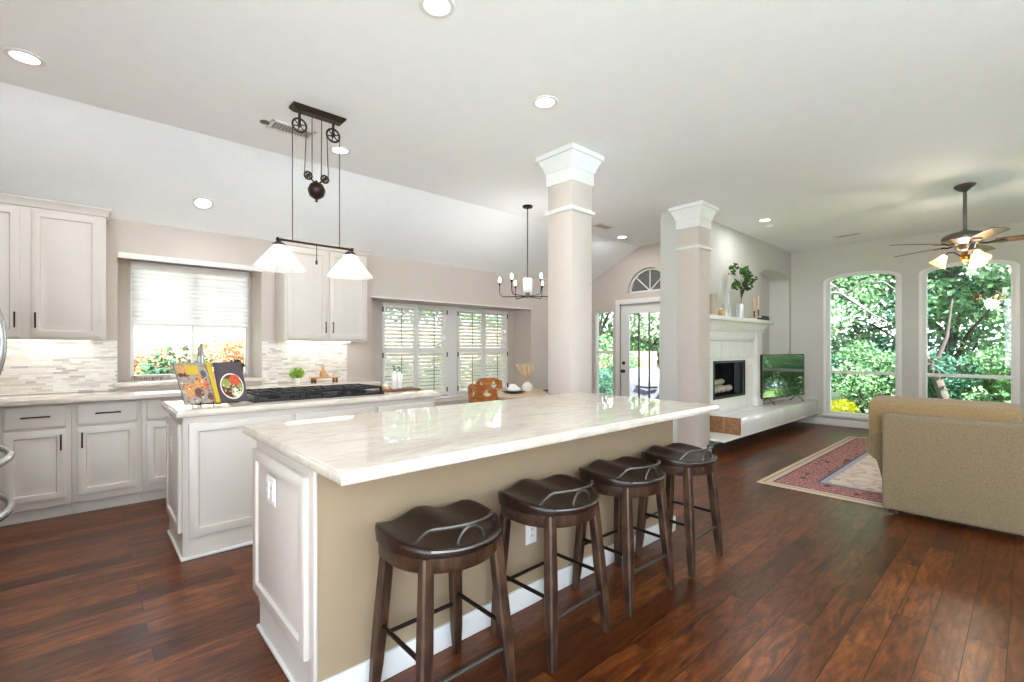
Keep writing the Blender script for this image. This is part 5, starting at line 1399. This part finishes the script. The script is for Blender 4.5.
MB().tube([(11.3, 3.9, -.1), (11.25, 3.6, 1.2), (11.2, 3.25, 2.3), (11.2, 2.75, 2.62), (11.3, 2.3, 2.2), (11.4, 1.9, 1.75)], [.11, .09, .06, .04, .028, .012], 9).build('trunk', 'limb', t)
for pts, rr in ((TL((3.05, 2.45), (2.55, 2.4), (2.1, 2.0), (1.75, 1.75)), [.032, .026, .018, .008]), (TL((2.9, 2.55), (2.5, 2.85), (2.0, 3.0)), [.03, .02, .01]), (TL((3.3, 2.2), (2.9, 2.05), (2.5, 2.1)), [.025, .016, .006]), (TL((2.45, 2.37), (2.2, 2.6), (1.85, 2.55), (1.6, 2.3)), [.02, .016, .012, .006])):
    MB().tube(pts, rr, 8).build('limb', 'limb', t)
cloud_obj('foliage', [(leaf_cloud(60, (11.25, 2.3, 2.7), (.2, .6, .35), .05, 31), 0), (leaf_cloud(40, (11.25, 3.1, 2.2), (.2, .4, .3), .05, 32), 0)], ['leaf_a'], t)
t = thing('tree', 'dark leaning trunk low at the left edge of the right arched window', 'tree', (11.6, 1.3, -.06))
MB().tube([(11.6, .95, -.1), (11.6, 1.05, .4), (11.6, 1.2, .9), (11.65, 1.5, 1.45), (11.7, 1.75, 1.9)], [.09, .085, .075, .06, .03], 9).build('trunk', 'bark', t)
MB().tube([(11.62, 1.2, .9), (11.65, 1.02, 1.5), (11.7, .95, 2.2)], [.035, .028, .012], 8).build('limb', 'bark', t)
cloud_obj('foliage', [(leaf_cloud(120, (11.7, 1.6, 2.1), (.25, .45, .35), .05, 33), 0)], ['leaf_b'], t)
t = thing('flower_clump', 'bright yellow flowers low outside the left arched window', 'flowers', (10.1, 2.30, -.06))
cloud_obj('petals', [(leaf_cloud(260, (10.1, 2.30, .22), (.22, .25, .16), .05, 77), 0)], ['flower'], t)
MB().tube([(10.1, 2.30, -.06), (10.12, 2.34, .22)], .006, 6).tube([(10.08, 2.26, -.06), (10.0, 2.2, .2)], .006, 6).tube([(10.12, 2.27, -.06), (10.2, 2.18, .2)], .006, 6).build('stems', 'leaf_a', t)

# covered grill and planter box on the patio
t = thing('covered_grill', 'grey cloth covered grill standing on the patio beyond the door', 'grill', (9.0, 5.55, 0))
rows = []
for k, z in ((1.0, -.01), (1.02, .3), (1.0, .5), (.97, .6), (.8, .78), (.55, .85)):
    rows.append([(9.0 + .35 * k * math.copysign(abs(math.cos(a)) ** .5, math.cos(a)), 5.55 + .62 * k * math.copysign(abs(math.sin(a)) ** .5, math.sin(a)), z) for a in [2 * PI * q / 32 for q in range(32)]])
MB().grid(rows, closed=True, cap=True).build('cloth_cover', 'grey', t)
o = MB().tube([(8.63, 5.1, .5), (8.6, 5.3, .48), (8.62, 5.6, .49)], .02, 8).build('tie_strap', 'black', t)
t = thing('planter_screen', 'tan wooden privacy screen behind the covered grill', 'screen', (10.6, 7.2, 0))
m = MB()
for k in range(9): m.box(10.6, 6.3 + k * .2, .0, 10.63, 6.3 + k * .2 + .19, 1.22)
m.build('boards', 'fence', t); MB().box(10.63, 6.3, 1.0, 10.67, 8.1, 1.08).box(10.63, 6.3, .1, 10.67, 8.1, .18).build('rails', 'fence', t)
